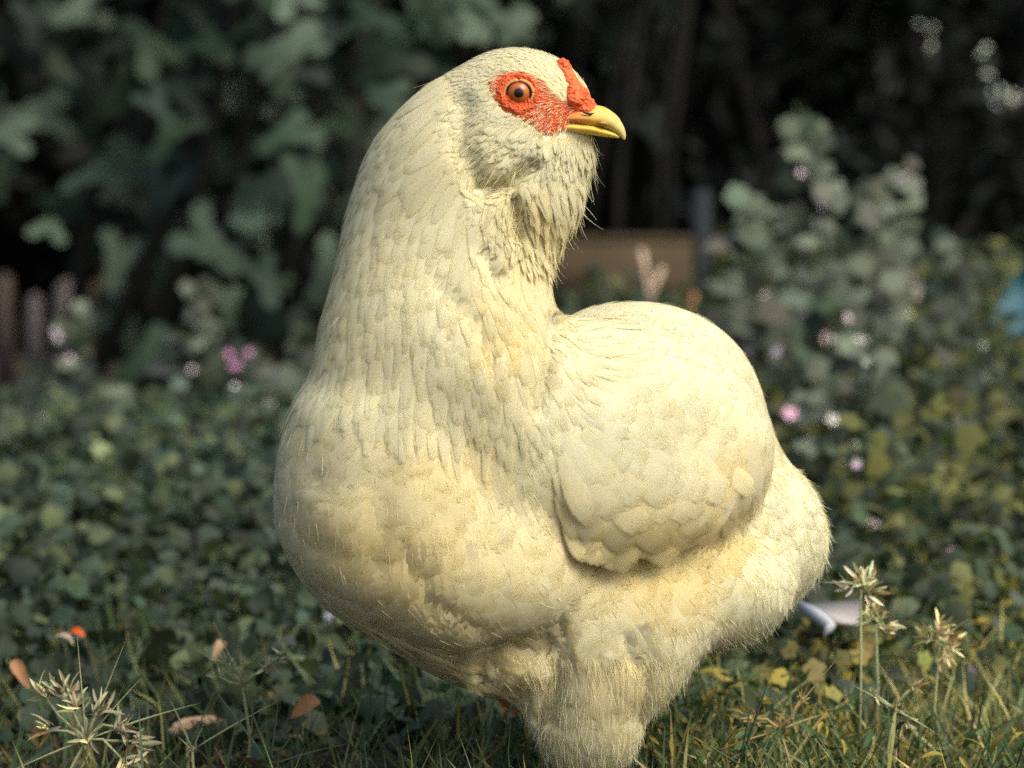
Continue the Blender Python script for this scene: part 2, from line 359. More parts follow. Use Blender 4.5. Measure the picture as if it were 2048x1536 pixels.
# sample points spread evenly over her skin
tri = np.concatenate([BF[0][:, [0, 1, 2]], BF[0][:, [0, 2, 3]]] + ([BF[1]] if len(BF) > 1 else []))
A_, B_, C_ = BV[tri[:, 0]], BV[tri[:, 1]], BV[tri[:, 2]]
AR = np.linalg.norm(np.cross(B_ - A_, C_ - A_), axis=1); AR = AR / AR.sum()
def samples(spacing, n=260000):
    i = rng.choice(len(tri), n, p=AR); r1, r2 = rng.random(n), rng.random(n); q = np.sqrt(r1)
    p = A_[i] * (1 - q)[:, None] + B_[i] * (q * (1 - r2))[:, None] + C_[i] * (q * r2)[:, None]
    key = np.floor(p / spacing).astype(int); _, idx = np.unique(key, axis=0, return_index=True)
    return p[idx]
PROF = {'round': [.30, .62, .85, .97, 1.0, .93, .70, .18], 'narrow': [.5, .8, .95, 1, .9, .68, .4, .06], 'wide': [.4, .6, .78, .9, 1.0, 1.0, .82, .22]}
def noise_uv(p, s, seed=0): return .5 + .25 * np.sin(p[:, 0] / s + seed + 1.9 * np.sin(p[:, 1] / s * .8 + seed)) + .25 * np.sin(p[:, 1] / s * 1.3 - seed * 2 + 1.7 * np.sin(p[:, 0] / s * .6 + p[:, 2] / s))
def stain(p):
    """how yellow the plumage is: warm on the lower neck, mid breast and wing edge, paler on back and rump"""
    u, v = p[:, 0], p[:, 1]
    g = .22 + .35 * (noise_uv(p, 60, 1) - .4)
    for a, b, s, d in ((990, 560, 70, .55), (860, 1000, 130, .5), (960, 830, 90, .25), (700, 950, 130, .25), (1180, 1040, 110, .35), (1400, 1030, 110, .55), (1300, 1050, 110, .5), (1440, 900, 70, .3), (980, 1290, 120, .35), (1060, 400, 60, .3),
                       (1450, 900, 60, .25), (1230, 1330, 90, .15), (1530, 1100, 150, -.35), (1300, 640, 150, -.25), (1100, 850, 100, -.15), (720, 450, 120, -.05)):
        g += 1.35 * d * np.exp(-((u - a) ** 2 + (v - b) ** 2) / (s * s))
    return np.clip(g, 0, 1)
def feathers(name, p, L, W, prof='round', h0=0., h1=10., jit=.08, cup=.12, rag=.10, f=F_, droop=0., out=0., parent=None, mat=None, across=5, bright=.04, yel=0., d0=None, hv=.45):
    """blades laid along the flow: each hugs the surface f at a height that grows from h0 at the quill to h1 at the tip"""
    n = len(p); seg = 7
    L = np.broadcast_to(L, (n,)) * (1 + .18 * rng.standard_normal(n)).clip(.5, 1.6); W = np.broadcast_to(W, (n,)) * (1 + .12 * rng.standard_normal(n)).clip(.6, 1.4)
    h0 = np.broadcast_to(h0, (n,)); h1 = np.broadcast_to(h1, (n,)) * rng.uniform(1 - hv, 1 + hv, n)
    d = flow(p) if d0 is None else d0; d = unit(d + jit * rng.standard_normal((n, 3)))
    g = grad(f, p); c, _ = snap(p, h0, f, 2)
    w = np.array(PROF[prof]); xs = np.linspace(-1, 1, across); V = np.empty((n, seg + 1, across, 3)); UV = np.empty((n, seg + 1, across, 2)); NN = np.empty((n, seg + 1, across, 3))
    twist = rng.normal(0, .04, n)
    for i in range(seg + 1):
        s = i / seg
        if i:
            d = unit(d - g * (d * g).sum(1, keepdims=True)); d = unit(d + np.array([0, droop, 0]) + g * out)
            c = c + d * (L / seg)[:, None]
            tgt = h0 + (h1 - h0) * s
            if out == 0:
                g = grad(f, c); c = c - g * np.clip(f(c) - tgt, -30, 30)[:, None] * .9
            else:
                g = unit(g * .5 + grad(f, c)); e = f(c) - 1.; c = c - g * np.minimum(e, 0)[:, None]
        b = unit(np.cross(g, d)); b = unit(b + g * twist[:, None])
        for j, x in enumerate(xs):
            ww = W * w[i] * .5 * x
            if abs(x) > .9: ww = ww * (1 + rag * rng.standard_normal(n))
            back = (abs(x) ** 2) * (-.10 if i == seg else 0.0)
            q = c + b * ww[:, None]
            if out == 0 and abs(x) > .3: q = q - g * np.clip(f(q) - (h0 + (h1 - h0) * s), -14, 14)[:, None] * .95
            V[:, i, j] = q - g * (cup * abs(x) ** 2 * W * .5 * w[i])[:, None] + d * (L * back)[:, None]
            UV[:, i, j] = (x * .5 + .5, s); NN[:, i, j] = unit(g + b * (.15 * x) + d * (.10 * (s - .5)))
        if i == seg: V[:, i] += d[:, None] * (rng.standard_normal((n, across, 1)) * (L * rag * .25)[:, None, None])
    k = (seg + 1) * across; i = np.arange(seg)[:, None] * across + np.arange(across - 1)[None]
    q = np.stack([i, i + 1, i + across + 1, i + across], -1).reshape(-1, 4)
    Fq = (q[None] + (np.arange(n) * k)[:, None, None]).reshape(-1, 4)
    T = np.zeros((n, 3)); T[:, 0] = (1 + bright * rng.standard_normal(n)).clip(.75, 1.15) * (.96 + .08 * noise_uv(p, 45, 3)); T[:, 1] = np.clip(stain(p) + yel + .04 * rng.standard_normal(n), 0, 1)
    o = mesh(name, HEN(V.reshape(-1, 3)), Fq[:, ::-1], mat or M_fea, parent or hen, {'tint': np.repeat(T, k, 0)}, UV.reshape(-1, 2))
    NN = NN.reshape(-1, 3); o.data.normals_split_custom_set_from_vertices(np.stack([NN[:, 0], NN[:, 2], -NN[:, 1]], -1).astype(float).tolist())
    return o
def hairs(name, p, L, W=1.6, lift=.25, jit=.25, droop=.05, h0=0., curl=.15, f=F_, parent=None, mat=None, yel=-.1, d0=None):
    """fine loose barbs: thin ribbons that lean out from the surface"""
    n = len(p); seg = 4; L = np.broadcast_to(L, (n,)) * rng.uniform(.5, 1.3, n)
    g = grad(f, p); d = flow(p) if d0 is None else d0; d = unit(d - g * (d * g).sum(1, keepdims=True)); d = unit(d + g * lift + jit * rng.standard_normal((n, 3)))
    c = p + g * h0; side = unit(np.cross(d, rng.standard_normal((n, 3)))); V = np.empty((n, seg + 1, 2, 3)); UV = np.empty((n, seg + 1, 2, 2)); bend = rng.standard_normal((n, 3)) * curl
    for i in range(seg + 1):
        if i: d = unit(d + bend / seg + np.array([0, droop, 0])); c = c + d * (L / seg)[:, None]
        ww = W * (1 - .8 * i / seg) * .5
        V[:, i, 0] = c - side * ww; V[:, i, 1] = c + side * ww; UV[:, i, 0] = (.3, i / seg); UV[:, i, 1] = (.7, i / seg)
    i = np.arange(seg)[:, None] * 2; q = np.concatenate([i, i + 1, i + 3, i + 2], 1)
    Fq = (q[None] + (np.arange(n) * (seg + 1) * 2)[:, None, None]).reshape(-1, 4)
    T = np.zeros((n, 3)); T[:, 0] = (1 + .08 * rng.standard_normal(n)).clip(.7, 1.15); T[:, 1] = np.clip(stain(p) + yel, 0, 1)
    return mesh(name, HEN(V.reshape(-1, 3)), Fq, mat or M_hair, parent or hen, {'tint': np.repeat(T, (seg + 1) * 2, 0)}, UV.reshape(-1, 2))

u_ = lambda p: p[:, 0]; v_ = lambda p: p[:, 1]
def inface(p, m=0): return inside(p[:, 0], p[:, 1], FACE) | (seg_d(p[:, 0], p[:, 1], FACE + [FACE[0]]) < m) & (p[:, 0] > 0)
def bare(p): return inside(p[:, 0], p[:, 1], FACE) | (seg_d(p[:, 0], p[:, 1], ((1160, 205), (1190, 225))) < 14) | (p[:, 0] > 1130) & (p[:, 1] > 215) & (p[:, 1] < 272)
HEADP = [(880, 60), (1230, 60), (1230, 275), (1080, 272), (1000, 262), (930, 205)]
BEARD = [(915, 205), (1000, 245), (1080, 262), (1240, 262), (1240, 500), (1060, 520), (960, 420), (915, 320)]
def reg(p):
    u, v = p[:, 0], p[:, 1]; r = np.zeros(len(p), int)                          # 0 body
    r[(v < 735 + .12 * (u - 800)) & (u < 1130) & (p[:, 2] < 200)] = 1             # hackle
    r[inside(u, v, HEADP)] = 2; r[inside(u, v, BEARD)] = 3
    r[(v > 1290) & (u > 1040) & (u < 1330) | (v > 1400)] = 4                          # leg fluff
    r[((u > 1500) & (v > 960) | (u > 1330) & (v > 1230)) & (r == 0)] = 5
    return r
bl = np.stack([rng.uniform(700, 960, 26), np.zeros(26)], -1); bl[:, 1] = 1228 + (bl[:, 0] - 700) * .47 + rng.uniform(-26, 8, 26)
bl = np.stack([bl[:, 0], bl[:, 1], front(bl[:, 0], bl[:, 1])], -1)
S = samples(27., 400000); r = reg(S)
q = S[r == 0]; feathers('breast_feathers', q[u_(q) < 1080], 115, 74, 'round', 1, 1.9, .035, cup=.03, rag=.02, bright=.025, hv=.12)
feathers('back_feathers', q[u_(q) >= 1080], 115, 74, 'round', 1, 1.9, .035, cup=.03, rag=.02, bright=.025, hv=.12)
q = S[(r == 4) | (r == 5)]; feathers('fluff_feathers', q, 85, 56, 'round', 1, 4, .10, cup=.04, rag=.06)
S = samples(14.); r = reg(S)
feathers('hackle', S[r == 1], 160, 34, 'narrow', 1, 5.6, .06, cup=.04, rag=.06, across=3, bright=.035)
S = samples(5.2, 500000); r = reg(S); q = S[(r == 2) & ~bare(S)]
feathers('head_feathers', q, 26, 9, 'narrow', .5, 3.0, .09, cup=.05, across=3, rag=.06)
S = samples(9.); r = reg(S); q = S[(r == 3) & ~bare(S)]
bd = feathers('beard', q, 48, 16, 'narrow', 1, np.interp(q[:, 0], [930, 1060], [3, 9]), .17, across=3, rag=.12, bright=.06)
qt = q[(q[:, 0] > 1040) & (q[:, 1] > 345) & (q[:, 1] < 480) & (rng.random(len(q)) < .5)]; feathers('beard_tuft', qt, 72, 17, 'narrow', 3, 16, .20, .08, .15, out=.16, droop=.12, across=3, parent=bd, d0=unit(np.array([[.42, 1, 0]] * len(qt))))
q = q[rng.random(len(q)) < .6]; hairs('loose_barbs', q, np.interp(q[:, 1], [250, 470], [38, 62]), 1.5, .14, .22, .08, 6, .4, parent=bd)
feathers('belly_feathers', bl, 90, 24, 'narrow', 3, 13, .06, .05, .05, d0=unit(np.array([[1, .52, .05]] * 26)), yel=-.1)
# loose barbs: rump, leg, silhouettes
S = samples(4.2, 900000); r = reg(S)
fl = hairs('leg_fluff', S[(r == 4) & (rng.random(len(S)) < .6)], 34, 1.0, .08, .18, .10, 4, .3)
q = S[(r == 5)]; hairs('rump_fluff', q[rng.random(len(q)) < .25], 30, 1.3, .12, .18, .06, 4, .3)
q = S[((r == 0) | (r == 1))]; q = q[rng.random(len(q)) < .012]; hairs('body_barbs', q, 30, 1.1, .03, .10, .02, 5, .15)
q = S[(r == 2) & ~bare(S)]; hairs('head_barbs', q[rng.random(len(q)) < .35], 16, 1.0, .05, .12, .0, 2, .2)

# ---- wing: a raised shell over her side, with coverts and long secondaries
def smooth_in(u, v):
    d = seg_d(u, v, WING + [WING[0]]); ins = inside(u, v, WING)
    return np.where(ins, d, -d)
def wing_h(p):
    d = smooth_in(p[..., 0], p[..., 1]); lo = 1 / (1 + np.exp(-(p[..., 1] - 950) / 38.))
    return (4 + 30 * lo) * (1 - np.exp(-np.maximum(d, 0) / (16 + 26 * (1 - lo)))) * (d > 0)
gu, gv = np.meshgrid(np.arange(1095, 1545, 7.), np.arange(695, 1130, 7.)); gi = smooth_in(gu, gv) > -4
gw = front(gu, gv, sdf, hi=300.); ww = front(gu, gv, F_, hi=300.)
gp = np.stack([gu, gv, ww], -1); gp, gg = snap(gp, np.zeros(gu.shape), F_, 1); gp = gp + gg * (wing_h(gp) * .85 - 6)[..., None]
idx = np.arange(gu.size).reshape(gu.shape); ok = gi[:-1, :-1] & gi[1:, :-1] & gi[:-1, 1:] & gi[1:, 1:]
q4 = np.stack([idx[:-1, :-1], idx[1:, :-1], idx[1:, 1:], idx[:-1, 1:]], -1)[ok]
used = np.unique(q4); mp = np.full(gu.size, -1); mp[used] = np.arange(len(used))
wing = mesh('wing', HEN(gp.reshape(-1, 3)[used]), mp[q4], M_body, hen)
def FW_(p): return F_(p) - wing_h(p)
def FWs(p): return sdf(p) - 30.
# rows of secondaries and coverts
def row(a, b, n, du, dv, L, W, h0, h1, name, bow=0):
    t = np.linspace(0, 1, n); u = a[0] + (b[0] - a[0]) * t; v = a[1] + (b[1] - a[1]) * t + bow * np.sin(np.pi * t)
    p = np.stack([u, v, front(u, v, FW_, hi=300.)], -1); dd = unit(np.stack([np.interp(t, [0, 1], du), np.interp(t, [0, 1], dv), np.full(n, .03)], -1))
    return p, dd
secs = []
for L0, L1, n, off, W, h0, h1 in ((80, 165, 30, 0, 64, 0, 3), (95, 130, 18, -50, 64, 1, 6), (95, 120, 15, -94, 62, 1, 8)):
    t = np.linspace(0, 1, n); tu = np.interp(t, [0, .3, .6, .85, 1], [1172, 1262, 1360, 1450, 1500]); tv = np.interp(t, [0, .3, .6, .85, 1], [1092, 1116, 1100, 1050, 990]) + off * .95; tu = tu + off * .12
    dd = unit(np.stack([np.interp(t, [0, .4, 1], [.55, .78, .85]), np.interp(t, [0, .4, 1], [.85, .66, .45]), np.full(n, .03)], -1)); L = L0 + (L1 - L0) * t
    u, v = tu - dd[:, 0] * L, tv - dd[:, 1] * L; secs.append((np.stack([u, v, front(u, v, FW_, hi=300.)], -1), dd, L, W, h0, h1))
def FWS(p): return F_(p) - 30 * np.clip((p[..., 1] - 870) / 160, 0.12, 1) * np.clip((p[..., 0] - 1095) / 90, .3, 1)
for i, (p, dd, L, W, h0, h1) in enumerate(secs):
    feathers('secondary_feathers' if i == 0 else 'covert_feathers', p, L, W, 'wide', h0, h1, .015, .04, .01, FWS, parent=wing, across=7, d0=dd, bright=.03, yel=-.05)
S = samples(25., 300000); S = S[(smooth_in(S[:, 0], S[:, 1]) > 4) & (S[:, 2] < 130) & (S[:, 1] < 935 - .10 * (S[:, 0] - 1100))]
S2, _ = snap(S, np.zeros(len(S)), FW_, 3)
feathers('shoulder_feathers', S2, 105, 72, 'round', 1.5, np.interp(S2[:, 1], [850, 960], [2.5, 6]), .04, .03, .02, FW_, parent=wing, bright=.025, hv=.15)
# the stub of the wing tip: white flights showing behind the coverts
pp = np.array([(1488, 868), (1500, 880), (1478, 900), (1470, 930), (1462, 960)], float); pp = np.stack([pp[:, 0], pp[:, 1], front(pp[:, 0], pp[:, 1], FW_, hi=330.)], -1)
feathers('flight_feathers', pp, 120, 44, 'wide', 8, 10, .05, .1, .03, F_, parent=wing, across=7, d0=unit(np.array([[.25, 1, 0]] * 5)), yel=-.3)

# ---- face skin, both sides
for side in (1, -1):
    gu, gv = np.meshgrid(np.arange(975, 1175, 2.5), np.arange(145, 278, 2.5)); d = seg_d(gu, gv, FACE + [FACE[0]]); ins = inside(gu, gv, FACE); ok_ = ins | (d < 3)
    w = front(gu, gv); gp = np.stack([gu, gv, w], -1); g = grad(F_, gp)
    er = np.hypot(gu - 1037, gv - 191)
    wr = np.sin(er / 2.6 + 2.0 * np.sin(np.arctan2(gv - 191, gu - 1037) * 7)) * 1.1 * np.exp(-np.maximum(er - 30, 0) / 60)
    hh = np.where(ins, 3.2 * (1 - np.exp(-d / 5)), -1) + wr * ins + 4 * np.exp(-((er - 34) / 6) ** 2)
    gp = gp + g * hh[..., None]
    if side < 0: gp[..., 2] = -10 - gp[..., 2]
    idx = np.arange(gu.size).reshape(gu.shape); ok = ok_[:-1, :-1] & ok_[1:, :-1] & ok_[:-1, 1:] & ok_[1:, 1:]
    q4 = np.stack([idx[:-1, :-1], idx[1:, :-1], idx[1:, 1:], idx[:-1, 1:]], -1)[ok]; used = np.unique(q4); mp = np.full(gu.size, -1); mp[used] = np.arange(len(used))
    fs = mesh('face_skin', HEN(gp.reshape(-1, 3)[used]), mp[q4], M_red, hen)
    if side > 0:
        S = np.stack([rng.uniform(975, 1170, 4000), rng.uniform(145, 275, 4000)], -1); S = S[inside(S[:, 0], S[:, 1], FACE) & (np.hypot(S[:, 0] - 1037, S[:, 1] - 191) > 42)]
        S = S[rng.random(len(S)) < .3 + .7 * np.exp(-seg_d(S[:, 0], S[:, 1], FACE + [FACE[0]]) / 9)]
        S = np.stack([S[:, 0], S[:, 1], front(S[:, 0], S[:, 1]) - 3], -1); hairs('face_bristles', S, 14, 1.1, .12, .15, 0, 2, .2, parent=fs)
    # eye
    we = front(np.array([1037.]), np.array([191.]))[0]; ew = we + 13 if side > 0 else -10 - we - 13
    import bmesh
    bm = bmesh.new(); bmesh.ops.create_uvsphere(bm, u_segments=48, v_segments=32, radius=28 * K); me = bpy.data.meshes.new('eye'); bm.to_mesh(me); bm.free()
    me.materials.append(M_eye); me.polygons.foreach_set('use_smooth', np.ones(len(me.polygons), bool))
    ey = bpy.data.objects.new('eye', me); COL.objects.link(ey); ey.parent = hen; ey.location = HEN((1037, 191, ew))
    # eyelid ring
    t = np.linspace(0, 2 * np.pi, 49); mb = MB(); ru, rv = 28.0, 25.0
    rim = np.stack([1037 + ru * np.cos(t), 191 + rv * np.sin(t), np.full(49, (ew - side * 14))], -1); mb.tube(HEN(rim), 4.2 * K, 8, (.62, .25, .07), .9)
    rim = np.stack([1037 + (ru - 3) * np.cos(t), 191 + (rv - 3) * np.sin(t), np.full(49, (ew - side * 16))], -1); mb.tube(HEN(rim), 1.8 * K, 6, (.02, .01, .008))
    mb.build('eyelid', tinted('eyelid_skin', .5, .3, 0, .3, 900, .3), hen)

# ---- beak: lofted upper and lower mandibles
def loft(name, st, C, parent, k=20, top=True):
    """st rows: u, v centre, half height, half width; C row colours; the section is a pointed oval"""
    st = np.array(st, float); n = len(st); ti = np.linspace(0, n - 1, n * 6); S_ = np.stack([np.interp(ti, np.arange(n), st[:, i]) for i in range(4)], -1)
    for _ in range(3): S_[1:-1] = (S_[:-2] + 2 * S_[1:-1] + S_[2:]) / 4
    Cc = np.stack([np.interp(ti, np.arange(n), np.array(C)[:, i]) for i in range(3)], -1)
    tg = unit(np.gradient(S_[:, :2], axis=0)); nm = np.stack([tg[:, 1], -tg[:, 0]], -1)
    th = np.linspace(0, 2 * np.pi, k, endpoint=False); V = []; cols = []
    for i in range(len(S_)):
        y = np.sin(th); x = np.cos(th)
        hh = np.where(y > 0, y ** 1.0 if top else np.sign(y) * abs(y), y * .72 if top else y); wd = x * (1 - .25 * np.maximum(y, 0) if top else 1)
        V.append(np.stack([S_[i, 0] + nm[i, 0] * hh * S_[i, 2], S_[i, 1] + nm[i, 1] * hh * S_[i, 2], -28 + wd * 1.12 * S_[i, 3]], -1)); cols.append(np.repeat(Cc[i][None], k, 0))
    V = np.array(V).reshape(-1, 3); m = len(S_); i = np.arange(m - 1)[:, None] * k; j = np.arange(k)[None]; j2 = (j + 1) % k
    Fq = np.stack([i + j, i + j2, i + k + j2, i + k + j], -1).reshape(-1, 4)
    Vc = np.vstack([V, [S_[0, 0], S_[0, 1], -28], [S_[-1, 0], S_[-1, 1], -28]]); jj = np.arange(k)
    F3 = np.vstack([np.stack([np.full(k, len(V)), (jj + 1) % k, jj], 1), np.stack([np.full(k, len(V) + 1), (m - 1) * k + jj, (m - 1) * k + (jj + 1) % k], 1)])
    cols = np.vstack([np.array(cols).reshape(-1, 3), Cc[0], Cc[-1]])
    return mesh(name, HEN(Vc), [Fq, F3], M_beak, parent, {'tint': cols})
yb = (.62, .42, .05)
beak = loft('beak', [(1112, 243, 12, 36), (1148, 238, 20, 40), (1178, 238, 27, 34), (1200, 240, 25, 25), (1220, 249, 20, 18), (1235, 262, 13, 11), (1243, 273, 7, 5), (1246, 281, 2, 1.5)],
            [(.62, .12, .04), (.66, .20, .05), (.68, .36, .07), (.58, .42, .09), (.54, .46, .15), (.55, .48, .17), (.56, .50, .20), (.45, .38, .15)], hen)
loft('lower_beak', [(1100, 257, 8, 36), (1140, 257, 12, 38), (1180, 261, 11, 30), (1205, 267, 8, 20), (1228, 273, 5, 11), (1236, 277, 1.5, 4)], [(.7, .3, .08), (.66, .46, .08), yb, (.62, .45, .06), (.58, .45, .08), (.5, .4, .1)], beak, top=False)
for s_ in (-1, 1):
    mb = MB(); mb.tube(HEN([(1156, 222, -28 + s_ * 42), (1166, 228, -28 + s_ * 42), (1178, 231, -28 + s_ * 38), (1186, 229, -28 + s_ * 35)]), np.array([.5, 2.2, 2.4, .5]) * K, 8, (.04, .01, .006)); mb.build('nostril', M_plain, beak)
mb = MB()
mb.tube(HEN([(1192, 247, -58), (1206, 249, -53), (1216, 253, -47)]), np.array([.5, 5, .5]) * K, 8, (.35, .17, .05), 1)
mb.build('horn_spot', M_beak, beak)
# ---- comb: low lumpy pea comb
CB = np.array([(1131, 143, -5, 15, 22, 13, -15), (1139, 163, -5, 17, 19, 16, -15), (1150, 180, -5, 17, 18, 17, -20), (1162, 194, -6, 19, 17, 20, -20), (1173, 209, -6, 20, 13, 20, 15), (1150, 204, -14, 16, 12, 18, 10), (1166, 221, -20, 25, 12, 15, 12), (1184, 219, -20, 13, 10, 13, 20), (1146, 186, 8, 10, 12, 12, 0)], float)
CB[:, 0] -= 5; CB[:, 3:6] *= 1.02; CB[:, 2] = front(CB[:, 0], CB[:, 1]) - 3
CB[:3, 2] = CB[3, 2] + np.array([12, 8, 4])
fc = lambda p: sdf(p, CB, 9.) + 2.2 * np.sin(p[..., 0] / 3.3 + np.sin(p[..., 1] / 5)) * np.sin(p[..., 1] / 3.0) * np.sin(p[..., 2] / 3.6 + 1)
CV, CF = sdf_mesh(CB, 1.8, fc, 4); mesh('comb', HEN(CV), CF, M_comb, hen)
# ---- shanks and feet, mostly hidden by grass
for fu, fw in ((1180, -55), (1110, 60)):
    mb = MB(); mb.tube(HEN([(fu - 5, 1450, fw), (fu, 1550, fw), (fu, 1630, fw)]), np.array([30, 22, 20]) * K, 10)
    leg = mb.build('leg', M_shank, hen)
    for a in (-60, -15, 25, 170):
        L = 95 if a != 170 else 45; x, y = -math.cos(R_(a + 25)), -math.sin(R_(a + 25)); mb = MB()
        mb.tube(HEN([(fu, 1628, fw), (fu + x * L * .4, 1632, fw + y * L * .4), (fu + x * L * .8, 1641, fw + y * L * .8), (fu + x * L, 1646, fw + y * L)]), np.array([15, 11, 8, 3]) * K, 8)
        mb.build('toe', M_shank, leg)

# ------------------------------------------------------------------ GROUND
def gz(x, y): return .006 * np.sin(x * 9 + 2 * np.sin(y * 4)) * np.sin(y * 7 + x) + .003 * np.sin(x * 31) * np.sin(y * 27) - .003
n = 220; gx = np.concatenate([np.linspace(-60, -4.2, 14), np.linspace(-4, 4, n), np.linspace(4.2, 60, 14)]); gy = np.concatenate([np.linspace(-12, -1.7, 8), np.linspace(-1.6, 6.5, n), np.linspace(7, 120, 18)])
X, Y = np.meshgrid(gx, gy); Z = gz(X, Y); ii = np.arange(X.size).reshape(X.shape)
mesh('ground', np.stack([X, Y, Z], -1), np.stack([ii[:-1, :-1], ii[:-1, 1:], ii[1:, 1:], ii[1:, :-1]], -1).reshape(-1, 4), ground_mat())['kind'] = 'structure'

# ------------------------------------------------------------------ leaf templates and plants
def outline_leaf(r_of_a, n=22, cup=.15, fold=.12):
    """a fan of triangles: stalk at the origin, tip along +Y, faces +Z; length 1"""
    a = np.linspace(0, 2 * np.pi, n, endpoint=False); r = np.array([r_of_a(x) for x in a])
    ring = np.stack([r * np.sin(a) * .5, .5 - r * np.cos(a) * .5, np.zeros(n)], -1); inner = ring * [.5, 1, 1]; inner[:, 1] = .5 + (ring[:, 1] - .5) * .5
    V = np.vstack([[0, .5, 0], inner, ring]); V[:, 2] = -cup * ((V[:, 1] - .4) ** 2) * 1.5 + fold * (V[:, 0] ** 2) * 2.0
    i = np.arange(n); j = (i + 1) % n
    return V, np.vstack([np.stack([np.zeros(n, int), 1 + j, 1 + i], 1)[:, [0, 2, 1]], np.stack([1 + i, 1 + n + j, 1 + j], 1), np.stack([1 + i, 1 + n + i, 1 + n + j], 1)])
T_round = outline_leaf(lambda a: (1 - .35 * math.exp(-(a / .35) ** 2) - .35 * math.exp(-((a - 2 * math.pi) / .35) ** 2)) * (1 + .13 * math.cos(5 * (a - math.pi))) * 1.0, 24, .12, -.04)
T_small = outline_leaf(lambda a: (1 - .4 * math.exp(-(min(a, 2 * math.pi - a) / .4) ** 2)) * (1 + .16 * math.cos(5 * (a - math.pi))), 12, .25, -.1)
T_oval = outline_leaf(lambda a: 1 / math.sqrt(math.cos(a) ** 2 + (math.sin(a) / .62) ** 2) * (1 - .12 * abs(math.sin(2 * a))), 14, .35, .25)
T_fig = outline_leaf(lambda a: .42 + .64 * max(0, math.cos(2.5 * (a - math.pi))) ** .8 - .25 * math.exp(-(min(a, 2 * math.pi - a) / .3) ** 2), 30, .3, -.10)
T_blade = (np.array([(-.5, 0, 0), (.5, 0, 0), (-.45, .35, .03), (.45, .35, .03), (-.3, .7, .12), (.3, .7, .12), (0, 1, .25)]), np.array([(0, 1, 3), (0, 3, 2), (2, 3, 5), (2, 5, 4), (4, 5, 6)]))
T_petal = outline_leaf(lambda a: .75 + .25 * abs(math.cos(a)), 10, .5, 0)
def frames(n, nrm, spread, size, aspect=1.0):
    """random leaf frames whose faces lean towards nrm"""
    nrm = np.broadcast_to(np.asarray(nrm, float), (n, 3)); z = unit(nrm + spread * rng.standard_normal((n, 3)))
    y = unit(np.cross(z, rng.standard_normal((n, 3)))); x = np.cross(y, z); s = np.broadcast_to(size, (n,))[:, None]
    return np.stack([x * s * aspect, y * s, z * s], -1)
def tints(n, base, var=.25, alt=None, p=.2):
    c = np.asarray(base, float)[None] * (1 + var * rng.standard_normal((n, 1))).clip(.35, 1.9) * (1 + .08 * rng.standard_normal((n, 3)))
    if alt is not None:
        m = rng.random(n) < p; c[m] = np.asarray(alt)[None] * (1 + .2 * rng.standard_normal((m.sum(), 1))).clip(.5, 1.6)
    return c.clip(.003, .9)
GREEN = (.062, .085, .050); GREY = (.085, .10, .078); YEL = (.17, .165, .05); DARK = (.022, .035, .02); PALE = (.20, .22, .17)

YL = (.24, .19, .06)
# low weeds that cover the ground: nobody could count these leaves
def cover(name, n, xr, yr, zmax, size, tv, base, alt, p, label, dens=None, spread=1.0):
    x = rng.uniform(*xr, n); y = rng.uniform(*yr, n)
    if dens is not None: k = rng.random(n) < dens(x, y); x, y = x[k], y[k]
    n = len(x); patch = .5 + .25 * np.sin(x * 9 + 2 * np.sin(y * 5)) * np.sin(y * 8.3 + 1.3 * np.sin(x * 7)) + .25 * np.sin(x * 23 + 2 * np.sin(y * 17)) * np.sin(y * 21 + 1.3 * np.sin(x * 19))
    z = gz(x, y) + rng.random(n) ** .8 * zmax(x, y) * (.6 + .5 * patch)
    mb = MB(); mb.inst(tv[0], tv[1], frames(n, (0, -.35, 1), spread, rng.uniform(size[0], size[1], n)), np.stack([x, y, z], -1), tints(n, base, .3, alt, p) * (.45 + .95 * patch[:, None] ** 1.3))
    return tag(mb.build(name, M_leaf), label, 'ground cover', kind='stuff')
hl = lambda x, y: np.interp(y, [.3, .9, 1.5, 2.0], [.03, .10, .13, .10])
hr = lambda x, y: np.interp(y, [.3, .8, 1.6, 2.8], [.03, .11, .22, .27])
cover('ground_cover', 42000, (-1.9, .25), (.16, 2.0), hl, (.008, .026), T_small, (.070, .096, .070), (.15, .175, .09), .24, 'low grey-green mallow leaves covering the soil on the left',
      lambda x, y: (x > -.45 - .24 * (y + 1.6) * 1.2).astype(float))
cover('weeds', 46000, (-.1, 2.0), (.3, 3.1), hr, (.007, .023), T_small, (.072, .094, .060), (.19, .185, .07), .27, 'tangle of green and yellowing weeds on the right behind the hen',
      lambda x, y: (x < .45 + .24 * (y + 1.6) * 1.2).astype(float))
# fine foreground grass and clover-like leaves, right and under the hen
def blades(name, n, xr, yr, L, base, alt, p, label, w=.0016, lean=.7, dens=None):
    x = rng.uniform(*xr, n); y = rng.uniform(*yr, n)
    if dens is not None: k = rng.random(n) < dens(x, y); x, y = x[k], y[k]; n = len(x)
    d = unit(np.stack([rng.normal(0, lean, n), rng.normal(0, lean, n), np.full(n, 1.)], -1)); s = unit(np.cross(d, rng.standard_normal((n, 3)))); z = np.cross(s, d)
    Ls = rng.uniform(*L, n); M = np.stack([s * w * rng.uniform(.5, 1.3, n)[:, None], d * Ls[:, None], z * Ls[:, None] * rng.uniform(-1.5, 1.5, n)[:, None]], -1)
    mb = MB(); mb.inst(T_blade[0], T_blade[1], M, np.stack([x, y, gz(x, y) - .002], -1), tints(n, base, .3, alt, p)); return tag(mb.build(name, M_grass), label, 'grass', kind='stuff')
blades('grass', 22000, (-.75, .8), (-.10, .75), (.02, .075), (.070, .115, .048), (.28, .27, .09), .25, 'short green and straw coloured grass around the feet of the hen', .0022, .8, lambda x, y: np.where(x < -.06, .38, 1.))
